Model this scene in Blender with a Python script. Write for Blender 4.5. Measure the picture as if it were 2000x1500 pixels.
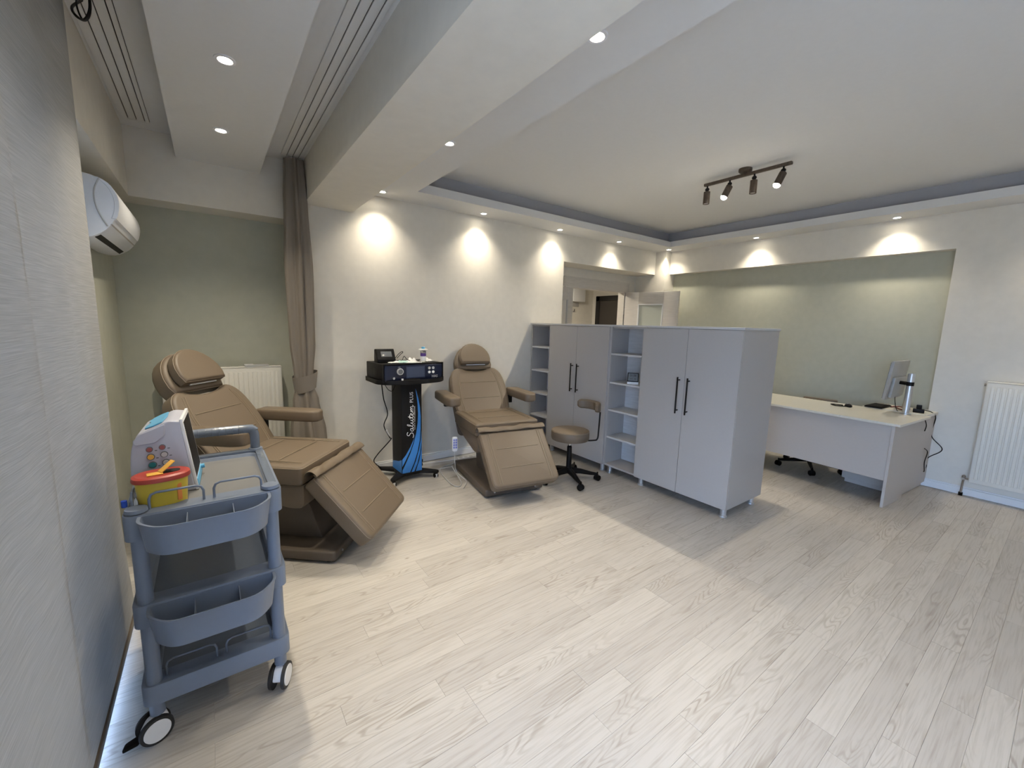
import bpy, bmesh, math, random
from mathutils import Vector, Matrix
random.seed(7)
R = math.radians
S = bpy.context.scene
C = S.collection
for o in list(bpy.data.objects): bpy.data.objects.remove(o)

# ------------------------------------------------------------------ camera
f, yaw, pit, rol = 808.81, 0.628159, 0.143384, 0.0264873
cd = bpy.data.cameras.new('camera'); cam = bpy.data.objects.new('camera', cd); C.objects.link(cam)
cd.sensor_fit = 'HORIZONTAL'; cd.sensor_width = 36; cd.lens = f / 2000 * 36; cd.clip_start = .02
fw = Vector((math.sin(yaw) * math.cos(pit), math.cos(yaw) * math.cos(pit), -math.sin(pit)))
rt = Vector((math.cos(yaw), -math.sin(yaw), 0)); up = rt.cross(fw)
r2 = rt * math.cos(rol) + up * math.sin(rol); u2 = -rt * math.sin(rol) + up * math.cos(rol)
cam.matrix_world = Matrix(((r2.x, u2.x, -fw.x, 0), (r2.y, u2.y, -fw.y, 0), (r2.z, u2.z, -fw.z, 1.5), (0, 0, 0, 1)))
S.camera = cam
# ------------------------------------------------------------------ world, exposure
S.view_settings.view_transform = 'Standard'; S.view_settings.look = 'None'; S.view_settings.gamma = 1
S.view_settings.use_curve_mapping = False
S.view_settings.exposure = 0.72
SKY = 7.6
W = bpy.data.worlds.new('sky'); S.world = W; W.use_nodes = True
nt = W.node_tree; nt.nodes.clear()
wo = nt.nodes.new('ShaderNodeOutputWorld'); bg = nt.nodes.new('ShaderNodeBackground')
tc = nt.nodes.new('ShaderNodeTexCoord'); sp = nt.nodes.new('ShaderNodeSeparateXYZ'); cr = nt.nodes.new('ShaderNodeValToRGB')
nt.links.new(tc.outputs['Generated'], sp.inputs[0]); nt.links.new(sp.outputs['Z'], cr.inputs[0])
cr.color_ramp.elements[0].position = 0.0; cr.color_ramp.elements[0].color = (.22, .26, .32, 1)
cr.color_ramp.elements[1].position = 0.02; cr.color_ramp.elements[1].color = (.46, .65, 1, 1)
e = cr.color_ramp.elements.new(.9); e.color = (.42, .60, 1, 1)
nt.links.new(cr.outputs[0], bg.inputs[0]); bg.inputs[1].default_value = SKY; nt.links.new(bg.outputs[0], wo.inputs[0])
DOWN_W, TRACK_W, HALL_W = 42.0, 54.0, 24.0
WARM = (1, .89, .71)

# ------------------------------------------------------------------ materials
def lin(c):
    return tuple(((v / 255) / 12.92 if v / 255 <= .04045 else ((v / 255 + .055) / 1.055) ** 2.4) for v in c)
def mat(name, col, rough=.6, metal=0, bump=0, bscale=60, var=0, stretch=None, spec=.5, emit=None, alpha=1, trans=0, ior=1.45):
    m = bpy.data.materials.new(name); m.use_nodes = True; n = m.node_tree; b = n.nodes['Principled BSDF']
    b.inputs['Base Color'].default_value = (*col, 1); b.inputs['Roughness'].default_value = rough
    b.inputs['Metallic'].default_value = metal; b.inputs['Specular IOR Level'].default_value = spec
    b.inputs['IOR'].default_value = ior
    if trans: b.inputs['Transmission Weight'].default_value = trans
    if alpha < 1: b.inputs['Alpha'].default_value = alpha
    if emit: b.inputs['Emission Color'].default_value = (*emit[0], 1); b.inputs['Emission Strength'].default_value = emit[1]
    tcn = n.nodes.new('ShaderNodeTexCoord'); mp = n.nodes.new('ShaderNodeMapping'); nz = n.nodes.new('ShaderNodeTexNoise')
    n.links.new(tcn.outputs['Object'], mp.inputs[0]); n.links.new(mp.outputs[0], nz.inputs['Vector'])
    if stretch: mp.inputs['Scale'].default_value = stretch
    nz.inputs['Scale'].default_value = bscale; nz.inputs['Detail'].default_value = 4
    v = var or .02
    mx = n.nodes.new('ShaderNodeMix'); mx.data_type = 'RGBA'; mx.blend_type = 'MULTIPLY'; mx.inputs[0].default_value = 1
    rp = n.nodes.new('ShaderNodeValToRGB'); rp.color_ramp.elements[0].position = .3; rp.color_ramp.elements[1].position = .7
    rp.color_ramp.elements[0].color = (1 - v, 1 - v, 1 - v, 1); rp.color_ramp.elements[1].color = (1, 1, 1, 1)
    n.links.new(nz.outputs['Fac'], rp.inputs[0]); mx.inputs[6].default_value = (*col, 1)
    n.links.new(rp.outputs[0], mx.inputs[7]); n.links.new(mx.outputs[2], b.inputs['Base Color'])
    if bump:
        bp = n.nodes.new('ShaderNodeBump'); bp.inputs['Strength'].default_value = bump; bp.inputs['Distance'].default_value = .002
        n.links.new(nz.outputs['Fac'], bp.inputs['Height']); n.links.new(bp.outputs[0], b.inputs['Normal'])
    return m
M = {}
M['wall'] = mat('warm_white_plaster', (.70, .67, .605), .85, bump=.25, bscale=14, var=.05)
M['green'] = mat('sage_green_plaster', (.455, .46, .38), .85, bump=.25, bscale=14, var=.06)
M['ceil'] = mat('ceiling_paint', (.66, .66, .655), .9, bump=.1, bscale=30)
M['cove'] = mat('cove_shade_paint', (.36, .36, .38), .9)  # darker than the ceiling: shade of the unlit cove painted in
M['trimw'] = mat('white_trim', (.72, .73, .74), .4)
M['leather'] = mat('tan_leather', (.138, .105, .073), .50, bump=.25, bscale=220, var=.05)
M['stitch'] = mat('seam_thread', (.22, .175, .125), .6)
M['seam'] = mat('dark_seam', (.15, .10, .06), .7)
M['brown'] = mat('brown_painted_steel', (.095, .075, .058), .45, var=.05)
M['black'] = mat('black_plastic', (.007, .007, .008), .45, spec=.15)
M['blackm'] = mat('black_powder_coat', (.008, .008, .009), .55, bump=.1, bscale=300, spec=.25)
M['dark'] = mat('dark_recess', (.006, .006, .006), .7)
M['navy'] = mat('navy_glossy_panel', (.010, .014, .034), .18)
M['screen'] = mat('dark_screen_glass', (.035, .045, .085), .12)
M['lcd'] = mat('grey_lcd', (.13, .14, .15), .25)
M['cab'] = mat('grey_laminate', (.385, .365, .348), .45, var=.02)
M['cabedge'] = mat('laminate_edge', (.50, .50, .50), .5)
M['cabin'] = mat('white_woodgrain_laminate', (.58, .57, .57), .5, bscale=3, stretch=(2, 2, 26), var=.14)
M['desk'] = mat('cream_laminate', (.62, .60, .53), .35, bscale=4, stretch=(3, 20, 3), var=.05)
M['deskp'] = mat('pale_grey_laminate', (.44, .405, .375), .5)
M['alu'] = mat('brushed_aluminium', (.55, .56, .58), .35, metal=.8)
M['steel'] = mat('chrome', (.7, .7, .7), .15, metal=1)
M['silver'] = mat('silver_plastic', (.50, .50, .50), .35)
M['white'] = mat('white_plastic', (.74, .75, .78), .35)
M['ecg'] = mat('white_plastic_blue_lit', (.46, .47, .55), .35)  # white plastic with the bluish light put into its colour
M['mon'] = mat('monitor_silver', (.33, .325, .31), .35)
M['rad'] = mat('radiator_enamel', (.72, .70, .64), .4)
M['cart'] = mat('blue_grey_plastic', (.16, .193, .26), .38, var=.03)
M['cartd'] = mat('grey_plastic_tray', (.18, .18, .18), .3, bump=.1, bscale=200)
M['film'] = mat('wrapped_film', (.13, .155, .20), .18, bump=.5, bscale=50)
M['tyre'] = mat('dark_rubber', (.02, .021, .024), .6)
M['wood'] = mat('brown_walnut_wood', (.085, .06, .042), .5, bscale=9, stretch=(10, 10, 1), var=.5)
M['curtain'] = mat('taupe_fabric', (.21, .183, .153), .85, bump=.3, bscale=300, var=.05)
M['door'] = mat('cream_woodgrain_laminate', (.60, .57, .53), .5, bscale=3, stretch=(3, 3, 22), var=.10)
M['darkdoor'] = mat('black_painted_steel', (.012, .011, .011), .4)
M['darkleaf'] = mat('dark_brown_door', (.045, .038, .034), .5)
M['frost'] = mat('frosted_glass', (.50, .53, .47), .5)
M['red'] = mat('red_plastic', (.36, .045, .03), .4)
M['yellow'] = mat('yellow_plastic', (.62, .46, .05), .4)
M['yel2'] = mat('amber_plastic', (.75, .42, .07), .4)
M['blue'] = mat('bright_blue_print', (.045, .22, .60), .4)
M['cyan'] = mat('sky_blue_panel', (.11, .38, .62), .4)
M['pinkred'] = mat('dull_red_socket', (.30, .09, .09), .4)
M['teal'] = mat('teal_socket', (.02, .18, .20), .4)
M['purple'] = mat('purple_label', (.09, .04, .22), .5)
M['paper'] = mat('white_paper', (.78, .78, .76), .8, bump=.3, bscale=80)
M['mint'] = mat('mint_packet', (.42, .62, .58), .5)
M['whiteprint'] = mat('white_print', (.85, .85, .85), .5)
M['orange'] = mat('orange_label', (.75, .25, .06), .5)
M['bagclear'] = mat('clear_plastic_bag', (.6, .63, .68), .2, bump=.6, bscale=60)
M['clear'] = mat('clear_acrylic', (.85, .86, .86), .05, trans=.9)
M['glass'] = mat('window_glass', (.95, .97, .97), .02, trans=1.0, ior=1.02)
M['lens'] = mat('lit_lamp_lens', (1, 1, 1), .5, emit=((1, .90, .72), 45))
M['bulboff'] = mat('unlit_bulb_glass', (.75, .73, .70), .3)
M['brass'] = mat('valve_brass', (.30, .26, .22), .4, metal=.7)

def plank_mat():
    m = bpy.data.materials.new('whitewashed_oak_plank'); m.use_nodes = True; n = m.node_tree; L = n.links
    b = n.nodes['Principled BSDF']; b.inputs['Roughness'].default_value = .42; b.inputs['Specular IOR Level'].default_value = .35
    def N(t, **k):
        x = n.nodes.new(t)
        for a, v in k.items(): setattr(x, a, v)
        return x
    geo = N('ShaderNodeNewGeometry'); oi = N('ShaderNodeObjectInfo')
    comb = N('ShaderNodeCombineXYZ'); mul = N('ShaderNodeMath', operation='MULTIPLY'); mul.inputs[1].default_value = 37.0
    mul2 = N('ShaderNodeMath', operation='MULTIPLY'); mul2.inputs[1].default_value = 91.0
    L.new(oi.outputs['Random'], mul.inputs[0]); L.new(oi.outputs['Random'], mul2.inputs[0])
    L.new(mul.outputs[0], comb.inputs[0]); L.new(mul2.outputs[0], comb.inputs[2])
    add = N('ShaderNodeVectorMath', operation='ADD'); L.new(geo.outputs['Position'], add.inputs[0]); L.new(comb.outputs[0], add.inputs[1])
    # fine pores
    mp1 = N('ShaderNodeMapping'); mp1.inputs['Scale'].default_value = (3, 70, 1); L.new(add.outputs[0], mp1.inputs[0])
    nz1 = N('ShaderNodeTexNoise'); nz1.inputs['Scale'].default_value = 1.6; nz1.inputs['Detail'].default_value = 6; L.new(mp1.outputs[0], nz1.inputs['Vector'])
    # cathedral rings from the contour lines of a stretched noise
    mp2 = N('ShaderNodeMapping'); mp2.inputs['Scale'].default_value = (1.6, 11, 1); L.new(add.outputs[0], mp2.inputs[0])
    nz2 = N('ShaderNodeTexNoise'); nz2.inputs['Scale'].default_value = 1.0; nz2.inputs['Detail'].default_value = 1.5; L.new(mp2.outputs[0], nz2.inputs['Vector'])
    m3 = N('ShaderNodeMath', operation='MULTIPLY'); m3.inputs[1].default_value = 115; L.new(nz2.outputs['Fac'], m3.inputs[0])
    sn = N('ShaderNodeMath', operation='SINE'); L.new(m3.outputs[0], sn.inputs[0])
    r3 = N('ShaderNodeMapRange'); r3.inputs[1].default_value = .1; r3.inputs[2].default_value = 1; L.new(sn.outputs[0], r3.inputs[0])
    # where rings show
    mp4 = N('ShaderNodeMapping'); mp4.inputs['Scale'].default_value = (2.2, 9, 1); L.new(add.outputs[0], mp4.inputs[0])
    nz4 = N('ShaderNodeTexNoise'); nz4.inputs['Scale'].default_value = .9; L.new(mp4.outputs[0], nz4.inputs['Vector'])
    r4 = N('ShaderNodeMapRange'); r4.inputs[1].default_value = .46; r4.inputs[2].default_value = .72; L.new(nz4.outputs['Fac'], r4.inputs[0])
    mm = N('ShaderNodeMath', operation='MULTIPLY'); L.new(r3.outputs[0], mm.inputs[0]); L.new(r4.outputs[0], mm.inputs[1])
    # knots
    mp5 = N('ShaderNodeMapping'); mp5.inputs['Scale'].default_value = (1.5, 3.2, 1); L.new(add.outputs[0], mp5.inputs[0])
    vo = N('ShaderNodeTexVoronoi'); vo.inputs['Scale'].default_value = 1.5; L.new(mp5.outputs[0], vo.inputs['Vector'])
    r5 = N('ShaderNodeMapRange'); r5.inputs[1].default_value = .05; r5.inputs[2].default_value = .02; L.new(vo.outputs['Distance'], r5.inputs[0])
    # colour
    rp = N('ShaderNodeValToRGB'); rp.color_ramp.elements[0].color = (.405, .38, .345, 1); rp.color_ramp.elements[1].color = (.465, .44, .40, 1)
    e = rp.color_ramp.elements.new(.5); e.color = (.44, .415, .378, 1)
    L.new(oi.outputs['Random'], rp.inputs[0])
    def mul_c(a, fac, amt, col=(.55, .50, .45)):
        mx = N('ShaderNodeMix', data_type='RGBA', blend_type='MULTIPLY')
        ml = N('ShaderNodeMath', operation='MULTIPLY'); ml.inputs[1].default_value = amt; L.new(fac, ml.inputs[0]); L.new(ml.outputs[0], mx.inputs[0])
        L.new(a, mx.inputs[6]); mx.inputs[7].default_value = (*col, 1); return mx.outputs[2]
    r1 = N('ShaderNodeMapRange'); r1.inputs[1].default_value = .45; r1.inputs[2].default_value = .8; L.new(nz1.outputs['Fac'], r1.inputs[0])
    c = mul_c(rp.outputs[0], r1.outputs[0], .52); c = mul_c(c, mm.outputs[0], .62); c = mul_c(c, r5.outputs[0], .7, (.4, .33, .27))
    L.new(c, b.inputs['Base Color'])
    bp = N('ShaderNodeBump'); bp.inputs['Strength'].default_value = .12; bp.inputs['Distance'].default_value = .001
    L.new(nz1.outputs['Fac'], bp.inputs['Height']); L.new(bp.outputs[0], b.inputs['Normal'])
    return m
M['plank'] = plank_mat()
def fabric_mat():
    m = bpy.data.materials.new('sheer_beige_woven_fabric'); m.use_nodes = True; n = m.node_tree; L = n.links
    n.nodes.clear(); out = n.nodes.new('ShaderNodeOutputMaterial')
    tcn = n.nodes.new('ShaderNodeTexCoord'); mp = n.nodes.new('ShaderNodeMapping'); mp.inputs['Scale'].default_value = (1, 2.2, 95)
    nz = n.nodes.new('ShaderNodeTexNoise'); nz.inputs['Scale'].default_value = 3; nz.inputs['Detail'].default_value = 5
    L.new(tcn.outputs['Object'], mp.inputs[0]); L.new(mp.outputs[0], nz.inputs['Vector'])
    rp = n.nodes.new('ShaderNodeValToRGB'); rp.color_ramp.elements[0].position = .3; rp.color_ramp.elements[1].position = .75
    rp.color_ramp.elements[0].color = (.375, .378, .375, 1); rp.color_ramp.elements[1].color = (.485, .487, .48, 1); L.new(nz.outputs['Fac'], rp.inputs[0])
    d = n.nodes.new('ShaderNodeBsdfDiffuse'); t = n.nodes.new('ShaderNodeBsdfTranslucent'); mx = n.nodes.new('ShaderNodeMixShader'); mx.inputs[0].default_value = .24
    L.new(rp.outputs[0], d.inputs[0]); L.new(rp.outputs[0], t.inputs[0]); L.new(d.outputs[0], mx.inputs[1]); L.new(t.outputs[0], mx.inputs[2])
    bp = n.nodes.new('ShaderNodeBump'); bp.inputs['Strength'].default_value = .3; bp.inputs['Distance'].default_value = .002; L.new(nz.outputs['Fac'], bp.inputs['Height'])
    L.new(bp.outputs[0], d.inputs['Normal']); L.new(mx.outputs[0], out.inputs[0]); return m
M['fabric'] = fabric_mat()

# ------------------------------------------------------------------ mesh helpers
I4 = Matrix.Identity(4)
def frame(o, U, V):
    U = Vector(U).normalized(); V = Vector(V).normalized(); N = U.cross(V).normalized(); V = N.cross(U)
    return Matrix(((U.x, V.x, N.x, o[0]), (U.y, V.y, N.y, o[1]), (U.z, V.z, N.z, o[2]), (0, 0, 0, 1)))
class G:
    def __init__(s): s.b = bmesh.new()
    def _merge(s, t, mtx=None):
        if mtx is not None: t.transform(mtx)
        me = bpy.data.meshes.new('t'); t.to_mesh(me); t.free(); s.b.from_mesh(me); bpy.data.meshes.remove(me); return s
    def box(s, x0, x1, y0, y1, z0, z1, bev=0, seg=2, m=None):
        t = bmesh.new(); bmesh.ops.create_cube(t, size=1)
        t.transform(Matrix.Translation(((x0 + x1) / 2, (y0 + y1) / 2, (z0 + z1) / 2)) @ Matrix.Diagonal((abs(x1 - x0), abs(y1 - y0), abs(z1 - z0), 1)))
        if bev: bmesh.ops.bevel(t, geom=list(t.edges), offset=bev, segments=seg, profile=.5, affect='EDGES')
        return s._merge(t, m)
    def prism(s, pts, z0, z1, bev=0, seg=2, m=None, crown=0):
        """polygon pts (x,y) extruded along z"""
        t = bmesh.new(); a = [t.verts.new((p[0], p[1], z0)) for p in pts]; c = [t.verts.new((p[0], p[1], z1)) for p in pts]
        n = len(pts); t.faces.new(a[::-1]); topf = t.faces.new(c)
        for i in range(n): t.faces.new((a[i], a[(i + 1) % n], c[(i + 1) % n], c[i]))
        bmesh.ops.recalc_face_normals(t, faces=list(t.faces))
        if bev:
            ed = [e for e in t.edges if abs(e.verts[0].co.z - e.verts[1].co.z) < 1e-6]
            bmesh.ops.bevel(t, geom=ed, offset=bev, segments=seg, profile=.5, affect='EDGES')
        if crown:
            tf = max((q for q in t.faces if abs(q.normal.z) > .9 and q.calc_center_median().z > (z0 + z1) / 2), key=lambda q: q.calc_area())
            r = bmesh.ops.inset_region(t, faces=[tf], thickness=.03, depth=crown)
        return s._merge(t, m)
    def cyl(s, p0, p1, r0, r1=None, n=24, m=None, cap=True):
        r1 = r0 if r1 is None else r1; p0 = Vector(p0); p1 = Vector(p1); d = p1 - p0
        t = bmesh.new(); bmesh.ops.create_cone(t, cap_ends=cap, segments=n, radius1=r0, radius2=r1, depth=d.length)
        t.transform(Matrix.Translation((p0 + p1) / 2) @ d.to_track_quat('Z', 'Y').to_matrix().to_4x4())
        return s._merge(t, m)
    def lathe(s, prof, n=28, m=None):
        t = bmesh.new(); rows = []
        for r, z in prof:
            rows.append([t.verts.new((r * math.cos(2 * math.pi * k / n), r * math.sin(2 * math.pi * k / n), z)) for k in range(n)])
        for i in range(len(rows) - 1):
            for k in range(n): t.faces.new((rows[i][k], rows[i][(k + 1) % n], rows[i + 1][(k + 1) % n], rows[i + 1][k]))
        t.faces.new(rows[0][::-1]); t.faces.new(rows[-1])
        bmesh.ops.recalc_face_normals(t, faces=list(t.faces)); return s._merge(t, m)
    def tube(s, pts, r, n=8, closed=False, smooth=0, m=None, rr=None, flat=1):
        if smooth: pts = cat(pts, smooth, closed)
        P = [Vector(p) for p in pts]; N = len(P); t = bmesh.new(); rings = []; prev = None
        for i in range(N):
            a = P[(i - 1) % N] if (closed or i) else P[0]; c = P[(i + 1) % N] if (closed or i < N - 1) else P[-1]
            T = (c - a).normalized()
            if prev is None: prev = T.orthogonal().normalized()
            prev = (prev - T * prev.dot(T)); prev = prev.normalized() if prev.length > 1e-6 else T.orthogonal().normalized()
            B = T.cross(prev); q = rr[i] if rr else r
            rings.append([t.verts.new(P[i] + prev * q * math.cos(2 * math.pi * k / n) + B * q * flat * math.sin(2 * math.pi * k / n)) for k in range(n)])
        for i in range(N if closed else N - 1):
            A = rings[i]; D = rings[(i + 1) % N]
            for k in range(n): t.faces.new((A[k], A[(k + 1) % n], D[(k + 1) % n], D[k]))
        if not closed: t.faces.new(rings[0][::-1]); t.faces.new(rings[-1])
        bmesh.ops.recalc_face_normals(t, faces=list(t.faces)); return s._merge(t, m)
    def ball(s, c, r, sc=(1, 1, 1), n=16, m=None):
        t = bmesh.new(); bmesh.ops.create_uvsphere(t, u_segments=n, v_segments=n // 2 + 2, radius=r)
        t.transform(Matrix.Translation(c) @ Matrix.Diagonal((*sc, 1))); return s._merge(t, m)
    def sheet(s, grid, th=0, m=None):
        t = bmesh.new(); V = [[t.verts.new(p) for p in row] for row in grid]
        for i in range(len(V) - 1):
            for j in range(len(V[0]) - 1): t.faces.new((V[i][j], V[i][j + 1], V[i + 1][j + 1], V[i + 1][j]))
        if th: bmesh.ops.recalc_face_normals(t, faces=list(t.faces)); bmesh.ops.solidify(t, geom=list(t.faces), thickness=th)
        return s._merge(t, m)
    def add(s, name, material, parent=None, ang=35, kind=None, label=None, flat=False):
        me = bpy.data.meshes.new(name)
        if not flat:
            for p in s.b.faces: p.smooth = True
            for e in s.b.edges:
                if len(e.link_faces) == 2: e.smooth = e.calc_face_angle(0) < R(ang)
        s.b.to_mesh(me); s.b.free(); me.materials.append(material)
        o = bpy.data.objects.new(name, me); C.objects.link(o)
        if parent: o.parent = parent
        if kind: o['kind'] = kind
        if label: o['label'] = label
        return o
def cat(pts, k=6, closed=False):
    P = [Vector(p) for p in pts]; n = len(P); out = []
    for i in range(n if closed else n - 1):
        p0 = P[(i - 1) % n] if (closed or i) else P[0]; p1 = P[i]; p2 = P[(i + 1) % n]; p3 = P[(i + 2) % n] if (closed or i + 2 < n) else P[-1]
        for j in range(k):
            t = j / k; out.append(.5 * ((2 * p1) + (p2 - p0) * t + (2 * p0 - 5 * p1 + 4 * p2 - p3) * t * t + (3 * p1 - p0 - 3 * p2 + p3) * t ** 3))
    if not closed: out.append(P[-1])
    return out
def roundpoly(pts, r, k=5):
    out = []; n = len(pts)
    for i in range(n):
        p = Vector(pts[i][:2]); a = Vector(pts[i - 1][:2]); c = Vector(pts[(i + 1) % n][:2])
        rr = r[i] if isinstance(r, (list, tuple)) else r
        if rr <= 0: out.append(tuple(p)); continue
        q = min(rr, (a - p).length * .48, (c - p).length * .48); s_ = p + (a - p).normalized() * q; e_ = p + (c - p).normalized() * q
        for j in range(k + 1):
            t = j / k; out.append(tuple((1 - t) ** 2 * s_ + 2 * t * (1 - t) * p + t * t * e_))
    return out
def cat2(grid): return [cat(r, 3) for r in grid]
def attach(o, parent):
    o.parent = parent; o.matrix_parent_inverse = (Matrix.Translation(parent.location) @ parent.rotation_euler.to_matrix().to_4x4()).inverted(); return o
def thing(name, label, c, loc=(0, 0, 0), rz=0, group=None):
    o = bpy.data.objects.new(name, None); C.objects.link(o); o.location = loc; o.rotation_euler = (0, 0, rz)
    o.empty_display_size = .05; o['label'] = label; o['category'] = c
    if group: o['group'] = group
    return o
def tag(o, label, c, group=None):
    o['label'] = label; o['category'] = c
    if group: o['group'] = group
    return o
def copy_tree(o, parent=None):
    c = o.copy(); C.objects.link(c)
    if parent: c.parent = parent
    for ch in list(o.children): copy_tree(ch, c)
    return c
def struct(name, g, m, label=None, parent=None):
    return g.add(name, m, parent, kind='structure', label=label, flat=True)
def text(name, s, size, mtx, material, parent, th=.0006, shear=0, space=1):
    cu = bpy.data.curves.new(name, 'FONT'); cu.body = s; cu.size = size; cu.extrude = th; cu.shear = shear; cu.space_character = space
    cu.align_x = 'CENTER'; cu.align_y = 'CENTER'; cu.resolution_u = 3
    o = bpy.data.objects.new('tmp', cu); C.objects.link(o); bpy.context.view_layer.update()
    me = bpy.data.meshes.new_from_object(o.evaluated_get(bpy.context.evaluated_depsgraph_get())); bpy.data.objects.remove(o); bpy.data.curves.remove(cu)
    me.transform(mtx); me.materials.clear(); me.materials.append(material)
    p = bpy.data.objects.new(name, me); C.objects.link(p)
    if parent: p.parent = parent
    return p

# ================================================================== THE SETTING
YB, XR, XL, XG, YG, XW, YR = 4.06, 5.745, -.41, 5.865, 4.32, -.56, -2.6
ZS, ZC, ZB = 2.649, 2.86, 2.785
# floor: base slab + single planks
fl = struct('floor', G().box(-.75, 6.9, YR - .2, 6.5, -.12, -.006), M['cabedge'], 'pale whitewashed oak strip floor')
PW = .0975; X0, X1 = -.58, 5.90; rows = 42; cnt = 0
meshes = {}
def plank_mesh(L):
    k = round(L, 2)
    if k not in meshes:
        g = G(); g.box(-k / 2 + .0004, k / 2 - .0004, -PW / 2 + .0004, PW / 2 - .0004, -.0055, 0, m=None)
        t = g.b; top = [e for e in t.edges if all(v.co.z > -.001 for v in e.verts)]
        me = bpy.data.meshes.new('plank'); t.to_mesh(me); t.free(); me.materials.append(M['plank']); meshes[k] = me
    return meshes[k]
for r in range(rows):
    y = -.03 + PW * (r + .5); x = X0; first = True
    while x < X1 - .02:
        L = round(random.choice((.72, .84, .96, 1.08, 1.2)) if not first else random.choice((.3, .5, .7, .9, 1.1)), 2); first = False
        if X1 - (x + L) < .25: L = round(X1 - x, 2)
        if cnt < 299:
            o = bpy.data.objects.new('plank', plank_mesh(L)); C.objects.link(o); o.parent = fl; o.location = (x + L / 2, y, random.uniform(-.0004, 0))
            cnt += 1
        x += L
YP1 = -.03 + PW * rows
g = G()
for (xa, xb, ya, yb) in ((X0, X1, YR, -.03), (X0, 6.8, YP1, 6.4)):
    y = ya
    while y < yb - .001:
        x = xa
        while x < xb - .001:
            L = min(random.uniform(.7, 1.2), xb - x); g.box(x + .0004, x + L - .0004, y + .0004, min(y + PW, yb) - .0004, -.0055, 0); x += L
        y += PW
g.add('plank_field', M['plank'], fl, kind='stuff', flat=True)

# back wall, header, pier
struct('wall_back', G().box(.60, 3.72, YB, YB + .34, 0, 2.95).box(3.72, 5.622, YB, YB + .34, 2.312, 2.95).box(5.622, 5.95, 3.884, 4.62, 0, 2.95)
       .box(3.72, 4.13, 4.42, 4.52, 0, 2.95).box(4.13, 5.40, 4.42, 4.52, 2.05, 2.95).box(5.40, 5.622, 4.42, 4.52, 0, 2.95).box(3.55, 3.72, 4.40, 4.52, 0, 2.95), M['wall'], 'warm white back wall with a deep opening in it')
struct('wall_back_left', G().box(XW - .1, .60, YG, YG + .1, 0, 2.4), M['green'], 'sage green alcove wall behind the left radiator')
struct('trim_1', G().box(XW - .05, .60, YB, YG + .1, 2.32, 2.95), M['wall'], 'pale lintel above the left green alcove')
# left (window) wall
struct('wall_left', G().box(XW - .15, XW, 2.35, YG + .1, 0, 2.4).box(XW - .15, XW, YR, 2.35, 2.25, 2.4).box(XW - .15, XW, YR - .2, -1.9, 0, 2.4), M['green'], 'green wall beside and around the tall window')
struct('trim_2', G().box(XW - .15, XL, YR - .2, YB, 2.32, 2.95), M['wall'], 'pale lintel above the left window wall')
wf = G()
for (a, b) in ((-1.9, -1.84), (-.50, -.42), (.93, 1.01), (2.29, 2.35)): wf.box(XW - .12, XW - .06, a, b, 0, 2.25, .004)
for (a, b) in ((0, .06), (2.19, 2.25)): wf.box(XW - .12, XW - .06, -1.9, 2.35, a, b, .004)
w1 = struct('window_1', wf, M['trimw'], 'tall white framed window behind the fabric panels')
for a, b in ((-1.84, -.50), (-.42, .93), (1.01, 2.29)): G().box(XW - .093, XW - .087, a, b, .06, 2.19).add('pane', M['glass'], w1, flat=True)
# right wall with niche
struct('wall_right', G().box(XR, XR + .3, YR - .2, .845, 0, 2.95).box(XR, XR + .3, .845, 3.884, 2.315, 2.95), M['wall'], 'warm white right wall with radiator')
struct('wall_right_niche', G().box(XG, XG + .18, .845, 3.884, 0, 2.315), M['green'], 'sage green niche wall behind the desk')
struct('wall_rear', G().box(XW, XR, YR - .2, YR, 0, 2.95), M['wall'], 'warm white rear wall')
# ceilings
struct('ceiling', G().box(1.107, XR, YR, YB, ZC, 2.95).box(XL, .705, YR, YB, ZB, 2.95), M['ceil'], 'plain pale ceiling around the track light')
struct('trim_3', G().box(-.13, .395, YR, YB, 2.64, ZB), M['ceil'], 'dropped ceiling box with two downlights')
struct('trim_4', G().box(.705, 1.107, YR, YB, 2.465, 2.95), M['wall'], 'deep ceiling beam beside the curtain')
tx0, tx1, ty0, ty1 = 1.574, 5.400, -1.9, 3.678
struct('trim_5', G().box(1.107, tx0, YR, YB, ZS, 2.724).box(tx1, XR, YR, YB, ZS, 2.724).box(tx0, tx1, ty1, YB, ZS, 2.724).box(tx0, tx1, YR, ty0, ZS, 2.724), M['ceil'], 'lowered ceiling border with downlights')
q = .10
struct('trim_6', G().box(1.107, tx0 - q, YR, YB, 2.724, ZC).box(tx1 + q, XR, YR, YB, 2.724, ZC).box(tx0 - q, tx1 + q, ty1 + q, YB, 2.724, ZC).box(tx0 - q, tx1 + q, YR, ty0 - q, 2.724, ZC), M['cove'], 'cove above the lowered border, its shade put into grey paint')
# baseboards
def board(name, x0, x1, y0, y1, lab):
    g = G(); g.box(x0, x1, y0, y1, 0, .065, .003)
    if abs(x1 - x0) > abs(y1 - y0): g.box(x0, x1, y0 + .006, y1, .065, .08, .003)
    else: g.box(x0 + .006, x1, y0, y1, .065, .08, .003)
    struct(name, g, M['trimw'], lab)
board('baseboard_back', .60, 3.20, YB - .016, YB, 'white baseboard along the back wall')
board('baseboard_right', XR - .016, XR, YR, .845, 'white baseboard under the right radiator')
struct('baseboard_left', G().box(XW, .60, YG - .016, YG, 0, .08), M['trimw'], 'white baseboard in the left alcove')
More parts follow.
